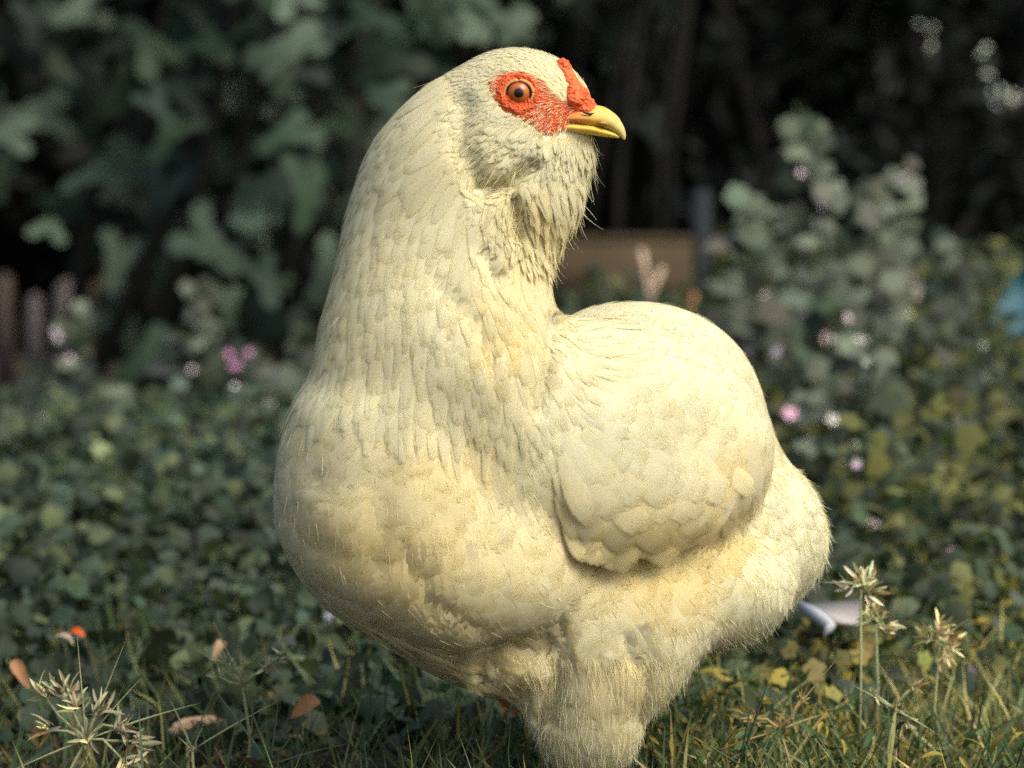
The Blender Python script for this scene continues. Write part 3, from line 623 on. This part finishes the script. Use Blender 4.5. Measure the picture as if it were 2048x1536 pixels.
blades('dry_grass', 6500, (.10, .75), (-.05, .5), (.025, .08), (.38, .33, .13), (.16, .20, .07), .35, 'tangled straw yellow dry grass right of the leg of the hen', .0026, 1.6, lambda x, y: np.clip(np.sin(x * 13) * np.sin(y * 12 + 1) + .6, 0, 1))
def small(name, n, xr, yr, h, size, base, alt, p, label, dens):
    x = rng.uniform(*xr, n); y = rng.uniform(*yr, n); k = rng.random(n) < dens(x, y); x, y = x[k], y[k]; n = len(x)
    z = gz(x, y) + rng.random(n) * h; mb = MB(); mb.inst(T_oval[0], T_oval[1], frames(n, (0, -.3, 1), .8, rng.uniform(*size, n), .45), np.stack([x, y, z], -1), tints(n, base, .35, alt, p)); return tag(mb.build(name, M_leaf), label, 'ground cover', kind='stuff')
small('clover', 17000, (0, .95), (.0, .95), .05, (.006, .018), (.075, .115, .045), (.40, .29, .06), .34, 'small green and yellow leaves matted on the ground right of the hen', lambda x, y: np.clip(.25 + .9 * np.sin(x * 11 + 1) * np.sin(y * 9) + .4, 0, 1))
small('leaf_litter', 9000, (-.8, .75), (-.02, .6), .015, (.008, .022), (.11, .07, .035), (.24, .17, .09), .3, 'brown dead leaf litter on the soil under the hen', lambda x, y: np.full(x.shape, .8))

def mallow(px, base_py, top_py, Y, label, leaf=.035, lean=0., n=14, flowers=3, col=GREY, fcol=(.78, .62, .74), width=1.0, group='flowering mallow stalks'):
    top = P(px, top_py, Y); b = np.array([top[0] - lean, Y, 0.]); b[2] = float(gz(b[0], b[1]))
    t = empty('mallow_plant', b, label, 'plant', group)
    k = 9; s = np.linspace(0, 1, k); bend = rng.normal(0, .015); pts = b + (top - b) * s[:, None] + np.stack([bend * np.sin(s * np.pi), 0 * s, 0 * s], -1)
    mb = MB(); mb.tube(pts - b, np.linspace(.0035, .0015, k), 6, (.09, .11, .055)); 
    z0 = max(.03, P(px, base_py, Y)[2]); sel = rng.uniform(0, 1, n) ** .9; zz = z0 + (top[2] - z0) * sel
    c = np.stack([np.interp(zz, pts[:, 2], pts[:, i]) for i in range(3)], -1); ang = rng.uniform(0, 2 * np.pi, n); rad = (.012 + .045 * (1 - sel)) * rng.uniform(.5, 1.2, n) * width
    lp = c + np.stack([np.cos(ang) * rad, np.sin(ang) * rad, rng.uniform(-.01, .015, n)], -1)
    for a, e in zip(c, lp): mb.tube(np.array([a, (a + e) / 2 + [0, 0, .004], e]) - b, np.array([.0012, .001, .0008]), 4, (.09, .11, .055))
    mb.build('stem', M_leaf, t)
    sz = leaf * (1.15 - .6 * sel) * rng.uniform(.75, 1.25, n); fr = frames(n, (0, -.8, .7), .45, sz); o = fr[:, :, 1] * .5; lb = MB()
    lb.inst(T_round[0], T_round[1], fr, lp - b - o, tints(n, col, .22, PALE if col is not YL else (.40, .30, .06), .3)); lb.build('leaves', M_leaf, t)
    for _ in range(flowers):
        i = rng.integers(n); c0 = c[i] - b + [rng.normal(0, .014), -.018, rng.normal(0, .008)]; fb = MB()
        fr = []; nn = unit(np.array([rng.normal(0, .4), -1, .5])); a0 = unit(np.cross(nn, [0, 0, 1.])); b0 = np.cross(nn, a0)
        for q in range(5):
            dy = a0 * math.cos(q * 1.2566) + b0 * math.sin(q * 1.2566); fr.append(np.stack([np.cross(dy, nn) * .004, (dy + nn * .3) * .0055, nn * .006], -1))
        fb.inst(T_petal[0], T_petal[1], np.array(fr), np.repeat(c0[None], 5, 0), tints(5, fcol, .05)); fb.build('flower', M_petal, t)
    return t
mallow(150, 830, 625, 2.1, 'upright mallow stalk with pink flowers, before the pale fence boards at far left', .040, .0, 34, 4)
mallow(392, 830, 585, 1.95, 'mallow stalk with a white flower near its tip, alone against the dark left hedge', .042, -.01, 34, 3, fcol=(.85, .72, .82))
mallow(490, 830, 700, 1.9, 'short mallow stalk topped by bright pink flowers, between the tall stalk and the hen', .045, .01, 14, 5, fcol=(.75, .35, .62))
mallow(615, 900, 640, 2.1, 'mallow stalk with one lilac flower, touching the left edge of the hen neck', .05, 0, 14, 1)
mallow(250, 1180, 790, 1.5, 'leafy mallow stalk rising from the ground cover below the pale boards', .045, 0, 16, 3)
mallow(60, 1050, 830, 1.5, 'leafy mallow stalk at the left edge in the ground cover', .05, 0, 16, 1)
mallow(420, 1180, 880, 1.2, 'broad leaved mallow stalk beside the breast of the hen', .042, 0, 16, 2)
mallow(1590, 760, 205, 1.75, 'tallest mallow stalk of all, towering right of the wooden crate', .044, -.015, 50, 3, PALE, width=1.2)
mallow(1490, 760, 400, 1.65, 'mallow stalk with one big drooping leaf beside the dark post', .052, .01, 26, 2, PALE)
mallow(1545, 760, 430, 1.9, 'slender mallow stalk behind the tallest one', .042, .02, 26, 2, PALE)
mallow(1815, 760, 330, 1.8, 'second tallest mallow stalk, in the right part with two crowned tips', .042, .02, 44, 2, PALE)
mallow(1745, 760, 370, 1.7, 'mallow stalk leaning just left of the second tallest', .044, 0, 32, 1, PALE)
mallow(1880, 800, 470, 1.7, 'mallow stalk sloping down to the blue tarpaulin', .042, -.01, 30, 2)
mallow(1660, 820, 560, 1.5, 'bushy mallow with pale leaves right behind the back of the hen', .046, 0, 20, 3)
mallow(1900, 900, 620, 1.6, 'bushy mallow in front of the blue tarpaulin', .046, 0, 20, 2)
mallow(1580, 900, 650, 1.3, 'mallow with pink buds close to the tail of the hen', .038, 0, 18, 3)
mallow(1780, 950, 640, 1.2, 'mallow with bright pale flowers low in the right weeds', .04, 0, 18, 3, fcol=(.85, .85, .6))
mallow(1900, 1150, 800, .95, 'yellowing mallow in the right weeds, taller than its neighbours', .035, 0, 18, 1, YEL)
mallow(1730, 1130, 850, .85, 'yellowing mallow stalk close behind the rump of the hen', .033, 0, 16, 1, YEL)
# pink flowers standing singly in the ground cover
def lone_flower(px, py, Y, label, col=(.78, .58, .74), s=.008, grp='small flowers scattered in the weeds'):
    c = P(px, py, Y); b = np.array([c[0], c[1], float(gz(c[0], c[1]))]); t = empty('wild_flower', b, label, 'flower', grp)
    mb = MB(); mb.tube(np.array([[0, 0, 0], (c - b) * .5 + [.004, 0, 0], c - b]), np.array([.0014, .0012, .001]), 5, (.08, .11, .05)); mb.build('stem', M_leaf, t)
    fb = MB(); fr = []; nn = unit(np.array([rng.normal(0, .3), -1, .7])); a0 = unit(np.cross(nn, [0, 0, 1.])); b0 = np.cross(nn, a0)
    for q in range(5):
        dy = a0 * math.cos(q * 1.2566) + b0 * math.sin(q * 1.2566); fr.append(np.stack([np.cross(dy, nn) * s * .55, (dy + nn * .3) * s * .75, nn * s * .6], -1))
    fb.inst(T_petal[0], T_petal[1], np.array(fr), np.repeat((c - b)[None], 5, 0), tints(5, col, .05)); fb.build('petals', M_petal, t)
for a in ((228, 1176, .75, 'pale pink flower low in the ground cover, nearest on the left', (.85, .62, .75), .011), (110, 1105, .9, 'faint pink flower at far left in the ground cover'),
          (185, 862, 1.5, 'bright pink flower under the leftmost mallow stalk', (.85, .6, .75), .014), (472, 783, 1.6, 'pinkish white flower under the short mallow stalk', (.9, .75, .8), .014), (400, 975, 1.2, 'white flower halfway between left edge and breast', (.8, .75, .8), .012),
          (545, 970, 1.25, 'lilac flower touching the breast of the hen'), (185, 980, 1.2, 'dull pink flower below the leafy stalks on the left', (.6, .42, .5)), (535, 815, 1.5, 'pale cream flower above the shoulder of the hen', (.75, .65, .6), .012),
          (1908, 1100, .75, 'pink flower standing clear in the right weeds', (.8, .5, .72), .013), (1665, 840, 1.2, 'white flower just right of the rump of the hen', (.75, .75, .72), .010), (1918, 820, 1.3, 'small lilac flower right of the tall weeds'),
          (1605, 1305, .35, 'lilac flower near the yellow leaves behind the rump', (.6, .4, .58), .006), (1943, 1338, .35, 'purple flower low at the right edge', (.55, .32, .6), .006), (1800, 640, 1.75, 'largest cream yellow bloom below the second tallest mallow', (.75, .75, .45), .026),
          (1945, 682, 1.75, 'round cream bloom left of the blue tarpaulin', (.72, .72, .5), .024), (1655, 672, 1.6, 'pink and white bloom above the rump of the hen', (.8, .6, .65), .014), (1720, 690, 1.6, 'white bloom in the middle right weeds', (.75, .78, .7), .016),
          (1745, 1045, .9, 'white speck of a flower right of the tail', (.8, .72, .75), .010), (1812, 1053, .9, 'rosy flower right of the white speck', (.75, .5, .5), .009), (1580, 828, 1.2, 'pink flower against the tail of the hen', (.75, .5, .6), .012)):
    lone_flower(*a[:4], **({'col': a[4]} if len(a) > 4 else {}), **({'s': a[5]} if len(a) > 5 else {}))

# ---- sedges and dry seed heads in the foreground
def sedge(px, py, Y, label, H=None, heads=(), blades_=(), col=(.30, .33, .18), rays=(), size=.012, dry=(.45, .43, .26)):
    """stem rises to the node at pixel (px,py); rays end in clusters of dry florets; blades are long leaves; offsets in pixels"""
    c = P(px, py, Y); b = np.array([c[0] + rng.normal(0, .004), Y, float(gz(c[0], Y))]); t = empty('sedge_plant', b, label, 'plant', 'dry sedges in the grass')
    kk = (Y + 1.6) / FPX
    mb = MB(); mb.tube(np.array([b * 0, (c - b) * .5 + [rng.normal(0, .006), 0, 0], c - b]), np.array([.0011, .0010, .0008]), 6, col)
    ends = []
    for du, dv, dw in rays:
        e = c - b + np.array([du * kk, dw * kk, -dv * kk]); m = (c - b + e) / 2 + [rng.normal(0, .10) * abs(dv) * kk, 0, rng.uniform(-.1, .3) * abs(du) * kk]; mb.tube(np.array([c - b, m, e]), np.array([.0012, .0010, .0009]), 5, col); ends.append(e)
    mb.build('stem', M_dry, t)
    for du, dv, dw, w in blades_:
        e = np.array([du * kk, dw * kk, -dv * kk]); s_ = np.linspace(0, 1, 8)[:, None]; pts = c - b + e * s_ + np.array([0, 0, -1]) * (s_ ** 2) * .08 * abs(du) * kk
        g = MB(); g.tube(pts, np.array([.3, .9, 1, .9, .75, .55, .35, .05]) * w * 1.6, 4, col, .35); g.build('blade', M_dry, t)
    for e in ends + [c - b]:
        n = 16; g = MB(); z = unit(rng.standard_normal((n, 3)) + unit(np.array([e - (c - b)]) + [0, 0, .004]) * 1.0); x = unit(np.cross(z, rng.standard_normal((n, 3)))); s = size * rng.uniform(.5, 1, n)[:, None]
        g.inst(T_oval[0], T_oval[1], np.stack([x * s * .32, z * s, np.cross(x, z) * s * .5], -1), np.repeat(e[None], n, 0) + rng.normal(0, size * .12, (n, 3)), tints(n, dry, .3, (.22, .14, .06), .15)); g.build('seed_head', M_dry, t)
sedge(172, 1480, .00, 'sharp foreground sedge with dry florets and two long upright blades, at lower left', rays=((-75, -20, 0), (-20, -70, 5), (25, -60, -10), (70, -25, 0), (95, 5, 10), (80, 40, -20), (-85, -90, 10), (-50, -95, 0)),
      blades_=((-15, -215, 0, .0011), (80, -205, 10, .0010), (230, -90, 20, .0012), (-170, 60, 0, .0012), (110, -130, 40, .0008)), size=.017)
sedge(485, 1370, .10, 'pale sedge with three dry spikes, left below the breast of the hen', rays=((-30, -45, 0), (-45, -15, 0), (50, -35, 0), (75, -55, 0)), blades_=((-60, -140, 0, .0012), (110, -90, 0, .0016), (-100, -85, 10, .0008), (45, 5, 0, .0008)), size=.010)
sedge(1722, 1170, .10, 'tallest dry seed head right of the rump of the hen', rays=((-20, 5, 0), (10, -12, 5), (15, 15, 0)), blades_=((-85, -12, 0, .0010),), size=.015, dry=(.60, .57, .36))
sedge(1752, 1240, .14, 'middle dry seed head, just below the tallest one', rays=((-15, 0, 0), (20, 15, 0), (0, -15, 0)), size=.013, dry=(.56, .53, .30))
sedge(1880, 1280, .12, 'bristly dry seed head at right, apart from the others', rays=((-20, 0, 0), (20, 5, 0), (0, -15, 8), (5, 20, 0)), blades_=((60, -50, 0, .0007),), size=.015, dry=(.58, .52, .28))
sedge(1790, 1420, .05, 'branching sedge low in the right grass', rays=((40, -50, 0), (-40, -30, 0), (25, 20, 0)), blades_=((-90, -60, 0, .0012), (90, 45, 0, .0012)), size=.009)
sedge(1560, 1460, .02, 'straw coloured sedge beside the leg of the hen', rays=((40, -60, 0), (-50, -20, 0)), blades_=((110, -150, 0, .0014), (-150, 40, 0, .0012), (90, -40, 0, .0016)), size=.010, dry=(.35, .24, .09), col=(.30, .24, .11))
sedge(385, 1500, .03, 'tuft of thin pointed blades beside the dry root', blades_=((-45, -110, 0, .0011), (25, -60, 0, .0009), (-30, -30, 0, .0010), (190, -120, 20, .0010)), rays=((5, -5, 0),), size=.003)
sedge(540, 1530, .00, 'blue-green grass tuft with long arching blades under the breast', blades_=((20, -150, 0, .0016), (-60, -180, 10, .0014), (80, -110, 0, .0014), (110, -40, 0, .0012), (-120, -170, 20, .0014), (170, -60, 0, .0012)), rays=((2, -2, 0),), size=.002, col=(.05, .08, .055))
sedge(735, 1520, .02, 'dark grass tuft under the belly of the hen', blades_=((10, -170, 0, .0013), (-50, -160, 0, .0013), (60, -120, 0, .0012), (-90, -90, 0, .0012), (100, -160, 0, .0010)), rays=((2, -2, 0),), size=.002, col=(.06, .09, .05))
sedge(1480, 1530, .00, 'dark leaning grass tuft right of the leg of the hen', blades_=((60, -190, 0, .0016), (20, -120, 0, .0014), (-90, -60, 0, .0014), (130, -120, 0, .0012)), rays=((2, -2, 0),), size=.002, col=(.05, .08, .045))

# ---- fallen things on the ground
def curled(name, c, size, col, label, cat, tv=T_oval, nrm=(.1, -.6, 1), asp=.6, mat=None, grp=None):
    mb = MB(); mb.inst(tv[0] * [1, 1, 2.2], tv[1], frames(1, nrm, .25, size, asp), np.zeros((1, 3)), np.array([col])); o = mb.build(name, mat or M_dry); o.location = c; return tag(o, label, cat, grp)
curled('orange_petal', P(170, 1268, .28), .017, (.62, .10, .01), 'bright orange-red petal lying on the ground cover at lower left', 'petal', mat=M_petal, asp=.8)
curled('pale_husk', P(150, 1285, .29), .017, (.42, .36, .26), 'pale husk lying just left of the orange-red petal', 'husk')
curled('dead_leaf', P(22, 1312, .22), .026, (.38, .20, .10), 'curled tan dead leaf at the left edge', 'leaf', grp='fallen dead leaves')
curled('dead_leaf', P(585, 1430, .1), .030, (.40, .20, .09), 'brown dead leaf under the breast among blue-green grass', 'leaf', grp='fallen dead leaves')
curled('dead_leaf', P(880, 1385, .3), .020, (.50, .24, .06), 'small orange dead leaf beneath the belly of the hen', 'leaf', grp='fallen dead leaves')
curled('dead_leaf', P(455, 1278, .3), .022, (.36, .24, .13), 'tan dead leaf behind the pale sedge', 'leaf', grp='fallen dead leaves')
curled('dead_leaf', P(1030, 1430, .2), .025, (.45, .20, .05), 'orange dead leaf left of the leg of the hen', 'leaf', grp='fallen dead leaves')
YL = (.24, .19, .06)
for px, top, Y_, lab in ((1665, 1275, .32, 'brightest yellow leaved seedling behind the rump of the hen'), (1610, 1325, .26, 'yellow leaved seedling left of the brightest one, close to the thigh')):
    mallow(px, 1420, top, Y_, lab, .014, 0, 20, 0, YL, group='yellow seedlings by the rump')
# crumpled white plate and grey card behind the rump
mb = MB(); cs = np.array([P(1600, 1208, .32), P(1725, 1200, .39), P(1718, 1245, .29), P(1668, 1240, .27)]); c0 = cs.mean(0); cs = cs - c0
up = np.array([0, .02, .004]); mb.add(np.vstack([cs, cs - [0, 0, .003]]), F4=[(0, 1, 2, 3), (7, 6, 5, 4), (0, 4, 5, 1), (1, 5, 6, 2), (2, 6, 7, 3), (3, 7, 4, 0)], C=(.28, .26, .25))
wp = empty('card_scrap', c0, 'torn grey card with white edge lying in the weeds behind the rump of the hen', 'card'); mb.build('sheet', M_plain, wp, smooth=False)
mb = MB(); a = P(1600, 1210, .315) - c0; b_ = P(1660, 1252, .25) - c0; mb.tube(np.array([a, (a + b_) / 2 + [0, -.004, .001], b_, b_ + [-.004, 0, -.008]]), np.array([.003, .005, .0045, .001]), 6, (.36, .38, .42)); mb.build('folded_edge', M_plain, wp)
# pale stone left of the breast
def stone(px, py, Y, r, col, label, name='stone', grp=None):
    c = P(px, py, Y); th, ph = np.meshgrid(np.linspace(0, np.pi, 14), np.linspace(0, 2 * np.pi, 20, endpoint=False)); d = np.stack([np.sin(th) * np.cos(ph), np.sin(th) * np.sin(ph), np.cos(th)], -1)
    rr = 1 + .13 * np.sin(d[..., 0] * 4 + 1) * np.cos(d[..., 1] * 5) + .08 * np.sin(d[..., 2] * 7 + d[..., 0] * 6); V = (d * rr[..., None] * r).reshape(-1, 3); i = np.arange(20)[:, None] * 14; i2 = ((np.arange(20) + 1) % 20)[:, None] * 14; j = np.arange(13)[None]
    mb = MB(); mb.add(V, F4=np.stack([i + j, i + j + 1, i2 + j + 1, i2 + j], -1).reshape(-1, 4), C=col); o = mb.build(name, M_wood); o.location = (c[0], c[1], max(c[2], r[2] * .5)); return tag(o, label, 'stone', grp)
stone(655, 1245, .55, np.array([.020, .02, .024]), (.30, .33, .36), 'pale blue-grey stone against the lower breast of the hen')
# dry root across the soil at lower left
mb = MB(); pts = np.array([P(*a) for a in ((240, 1490, .25), (300, 1478, .22), (335, 1472, .2), (370, 1450, .2), (410, 1443, .22), (455, 1440, .25), (520, 1462, .28))]); mb.tube(pts - pts[0], np.array([.004, .005, .0055, .005, .004, .0032, .002]), 8, (.40, .27, .17)); r0 = mb.build('dry_root', M_wood); r0.location = pts[0]; tag(r0, 'pale dry root arching over the soil at lower left', 'root')
mb = MB(); pts = np.array([P(*a) for a in ((120, 1440, .3), (150, 1432, .3), (190, 1436, .3), (215, 1448, .3))]); mb.tube(pts - pts[0], np.array([.002, .006, .006, .002]), 8, (.42, .32, .25)); r0 = mb.build('bark_piece', M_wood); r0.location = pts[0]; tag(r0, 'short pale piece of bark behind the foreground sedge', 'bark')

# ------------------------------------------------------------------ background: crate, post, boards, tarpaulin
def box(mb, c, s, C, rz=0., bev=.0):
    c = np.asarray(c, float); h = np.asarray(s, float) / 2; V = np.array([(x, y, z) for x in (-1, 1) for y in (-1, 1) for z in (-1, 1)], float) * h
    a = math.cos(rz), math.sin(rz); V = np.stack([V[:, 0] * a[0] - V[:, 1] * a[1], V[:, 0] * a[1] + V[:, 1] * a[0], V[:, 2]], -1) + c
    mb.add(V, F4=[(0, 1, 3, 2), (4, 6, 7, 5), (0, 4, 5, 1), (2, 3, 7, 6), (0, 2, 6, 4), (1, 5, 7, 3)], C=C)
YC = 2.45
tl, br = P(960, 484, YC), P(1384, 640, YC); cx = (tl[0] + br[0]) / 2; wz = tl[2]; W_ = br[0] - tl[0]
cr = empty('wooden_crate', (cx, YC + .15, 0), 'old brown wooden crate standing behind the neck of the hen', 'crate')
nb = 2
for i in range(nb):
    mb = MB(); hgt = wz / nb; box(mb, (0, -.15, hgt * (i + .5)), (W_, .018, hgt - .004), ((.044, .030, .018), (.054, .039, .022))[i]); mb.build('front_plank', M_wood, cr, smooth=False)
for s_ in (-1, 1):
    mb = MB(); box(mb, (s_ * (W_ / 2 - .009), -.08, wz / 2), (.018, .12, wz - .01), (.09, .07, .042)); mb.build('side_panel', M_wood, cr, smooth=False)
mb = MB(); box(mb, (0, -.085, wz + .004), (W_, .148, .007), (.04, .031, .018)); mb.build('lid', M_wood, cr, smooth=False)
def twig(pts, Y, r, col, label):
    q = np.array([P(a, b, Y) for a, b in pts]); b = q[-1].copy(); mb = MB(); mb.tube(q - b, np.linspace(r * .8, r, len(q)), 8, col); o = mb.build('cut_stick', M_wood); o.location = b; return tag(o, label, 'stick', 'cut sticks before the crate')
twig(((1282, 498), (1290, 540), (1300, 600), (1304, 700), (1306, 760)), YC - .25, .005, (.50, .38, .28), 'upright pale cut stick crossing in front of the crate')
twig(((1325, 535), (1308, 575), (1290, 620), (1280, 700), (1274, 760)), YC - .28, .005, (.48, .36, .27), 'pale cut stick leaning right across the upright one')
twig(((1388, 585), (1382, 612), (1376, 650), (1374, 740)), YC - .3, .005, (.36, .18, .09), 'orange-brown stick stub at the corner of the crate')
p0 = P(1403, 380, YC + .1); mb = MB(); box(mb, (0, 0, p0[2] / 2), (.028, .03, p0[2]), (.018, .022, .026)); po = mb.build('iron_post', M_wood, smooth=False); po.location = (p0[0], YC + .1, 0); tag(po, 'dark blue-grey post right of the wooden crate', 'post')
# picket boards at left
for px, top, w, col, lab in ((8, 545, .030, (.16, .12, .10), 'picket board cut by the left edge of the picture'), (70, 585, .026, (.24, .21, .20), 'narrow greyish picket board, second from the left edge'), (135, 555, .042, (.34, .27, .23), 'widest pinkish picket board, with a rounded tip'), (192, 560, .024, (.20, .13, .08), 'thin brown picket board right of the widest one')):
    Yb = 2.9; t_ = P(px, top, Yb); h = t_[2]; mb = MB(); a = w / 2
    pr = np.array([(-a, 0), (a, 0), (a, h - a), (a * .6, h - a * .35), (0, h), (-a * .6, h - a * .35), (-a, h - a)]); n = len(pr); V = np.vstack([np.stack([pr[:, 0], np.full(n, -.008), pr[:, 1]], -1), np.stack([pr[:, 0], np.full(n, .008), pr[:, 1]], -1)])
    F3 = [(0, i, i + 1) for i in range(1, n - 1)] + [(n, n + i + 1, n + i) for i in range(1, n - 1)]; F4 = [(i, i + n, (i + 1) % n + n, (i + 1) % n) for i in range(n)]
    mb.add(V, F3, F4, col); o = mb.build('picket_board', M_wood, smooth=False); o.location = (t_[0], Yb, 0); tag(o, lab, 'fence board', 'picket boards at the left')
# blue tarpaulin at the right edge
Yt = 1.95; gx_, gz_ = np.meshgrid(np.linspace(0, .40, 26), np.linspace(0, 1, 16)); a = P(1962, 705, Yt)
hh = np.interp(gx_, [0, .03, .07, .4], [.05, .10, .16, .2]) ; V = np.stack([gx_, .03 * np.sin(gx_ * 40 + gz_ * 5) + .02 * np.sin(gz_ * 14 + gx_ * 22) + .08 * (1 - gz_), gz_ * (a[2] + hh - .03)], -1); ii = np.arange(V.shape[0] * V.shape[1]).reshape(V.shape[:2])
V = np.concatenate([V.reshape(-1, 3), V.reshape(-1, 3) + [0, .004, 0]]); q = np.stack([ii[:-1, :-1], ii[:-1, 1:], ii[1:, 1:], ii[1:, :-1]], -1).reshape(-1, 4)
mb = MB(); mb.add(V, F4=np.vstack([q, q[:, ::-1] + ii.size]), C=(.02, .09, .12)); o = mb.build('blue_tarpaulin', M_plain); o.location = (a[0], Yt, 0); tag(o, 'crumpled blue tarpaulin at the right edge behind the weeds', 'tarpaulin')

# ------------------------------------------------------------------ shrubs, hedge, added shade trees and backing fence
def shrub(name, label, cat, c, ext, n, tv, size, base, alt=None, p=.2, nrm=(0, -.6, .6), spread=.55, stems=5, dark=.0, grp=None, asp=1., shell=.5, zlo=.0):
    """leaves in clumps through an ellipsoid-like volume on branching stems; c is the foot"""
    c = np.asarray(c, float); t = empty(name, c, label, cat, grp); mb = MB(); ctr = np.array([0, 0, zlo + (ext[2]) / 2])
    ncl = max(8, n // 22); cl = unit(rng.standard_normal((ncl, 3))) * rng.random((ncl, 1)) ** (1 - shell) * np.array(ext) / 2 + ctr
    cl[:, 2] = np.abs(cl[:, 2] - .02) + .02
    for k in range(stems):
        e = cl[rng.integers(ncl)]; b = np.array([rng.normal(0, ext[0] * .12), rng.normal(0, ext[1] * .12), 0]); m = (b + e) / 2 + rng.normal(0, .04, 3); mb.tube(np.array([b, m, e]), np.array([.016, .011, .005]) * min(1.6, ext[2]), 7, (.010, .010, .008))
        for _ in range(3):
            e2 = cl[rng.integers(ncl)]; mb.tube(np.array([m, (m + e2) / 2 + rng.normal(0, .03, 3), e2]), np.array([.007, .005, .002]) * min(1.6, ext[2]), 5, (.012, .013, .009))
    mb.build('trunk' if cat == 'tree' else 'stems', M_wood, t)
    i = rng.integers(0, ncl, n); lp = cl[i] + rng.normal(0, .30, (n, 3)) * np.array(size[1] * 3); lp[:, 2] = np.maximum(lp[:, 2], .03)
    br = (1 + .35 * rng.standard_normal(ncl)).clip(.5, 1.7)
    lb = MB(); lb.inst(tv[0], tv[1], frames(n, nrm, spread, rng.uniform(size[0], size[1], n), asp), lp, tints(n, base, .22, alt, p) * br[i][:, None]); lb.build('crown' if cat == 'tree' else 'foliage', M_leaf, t)
    return t
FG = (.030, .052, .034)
shrub('fig_bush', 'large leaved fig bush filling the upper left, in front of the dark hedge', 'bush', (-.62, 2.55, 0), (.95, .5, .95), 190, T_fig, (.07, .15), FG, (.125, .165, .12), .30, (0, -1, .5), .45, 8, zlo=.22, shell=.7)
shrub('fig_bush', 'fig bush with the palest lobed leaves, right behind the nape of the hen', 'bush', (-.27, 2.35, 0), (.55, .4, .75), 120, T_fig, (.07, .13), (.036, .060, .040), (.14, .18, .135), .35, (0, -1, .5), .45, 6, zlo=.22, shell=.7)
shrub('fig_bush', 'fig bush at the far upper left corner of the hedge', 'bush', (-1.05, 2.8, 0), (.6, .5, 1.0), 110, T_fig, (.08, .15), (.028, .048, .030), (.07, .105, .07), .3, (0, -1, .5), .45, 6, zlo=.2, shell=.7)
shrub('leafy_shrub', 'shrub with soft green leaves just above the beak of the hen', 'bush', (.20, 3.0, 0), (.42, .3, .75), 60, T_fig, (.05, .10), (.02, .03, .02), (.07, .09, .06), .3, (0, -1, .5), .5, 5, zlo=.38, shell=.7)
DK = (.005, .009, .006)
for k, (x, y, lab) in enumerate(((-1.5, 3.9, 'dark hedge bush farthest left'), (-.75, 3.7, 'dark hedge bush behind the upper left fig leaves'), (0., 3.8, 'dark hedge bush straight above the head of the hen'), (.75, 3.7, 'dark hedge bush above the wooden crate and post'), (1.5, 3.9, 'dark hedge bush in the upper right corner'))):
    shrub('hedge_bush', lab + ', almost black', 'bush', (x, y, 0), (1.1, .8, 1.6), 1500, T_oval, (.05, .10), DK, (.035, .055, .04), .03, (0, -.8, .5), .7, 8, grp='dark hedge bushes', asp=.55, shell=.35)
# added leaf sprays whose pale colour stands in for glints of light, upper right
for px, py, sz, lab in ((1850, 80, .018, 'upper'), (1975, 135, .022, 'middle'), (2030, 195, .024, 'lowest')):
    c = P(px, py, 2.9); b = np.array([c[0] + .03, 2.95, 0]); t = empty('glint_spray', b, lab + ' of three pale glinting leaf sprays in the upper right corner', 'plant', 'pale sprays against the dark hedge')
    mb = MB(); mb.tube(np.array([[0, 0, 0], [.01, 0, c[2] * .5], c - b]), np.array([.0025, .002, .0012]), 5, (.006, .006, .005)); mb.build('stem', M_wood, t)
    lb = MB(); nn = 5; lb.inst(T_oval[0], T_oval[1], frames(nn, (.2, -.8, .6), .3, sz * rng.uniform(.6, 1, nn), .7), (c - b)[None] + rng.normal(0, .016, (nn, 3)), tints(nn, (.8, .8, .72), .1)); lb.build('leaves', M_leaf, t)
# added fence to block sky behind the hedge, and overhead trees to shade it
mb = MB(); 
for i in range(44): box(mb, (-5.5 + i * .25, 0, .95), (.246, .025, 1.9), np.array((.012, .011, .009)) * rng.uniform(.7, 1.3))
o = mb.build('sky_backing_fence', M_wood, smooth=False); o.location = (0, 4.9, 0); tag(o, 'dark board fence hidden behind the hedge', 'fence')  # added backing, stops the sky shining through the hedge
for k, (x, y) in enumerate(((-2.6, 4.6), (-.9, 4.5), (.9, 4.5), (2.6, 4.6))):  # canopies added above the view to keep skylight off the hedge
    t = shrub('added_shade_tree', ['leftmost', 'second from left', 'third from left', 'rightmost'][k] + ' of the trees whose branches hang over the hedge', 'tree', (x, y, 0), (2.6, 3.6, 1.5), 2600, T_oval, (.10, .20), (.03, .045, .025), None, 0, (0, 0, 1), .5, 6, grp='trees over the hedge', asp=.6, zlo=1.5, shell=.4)
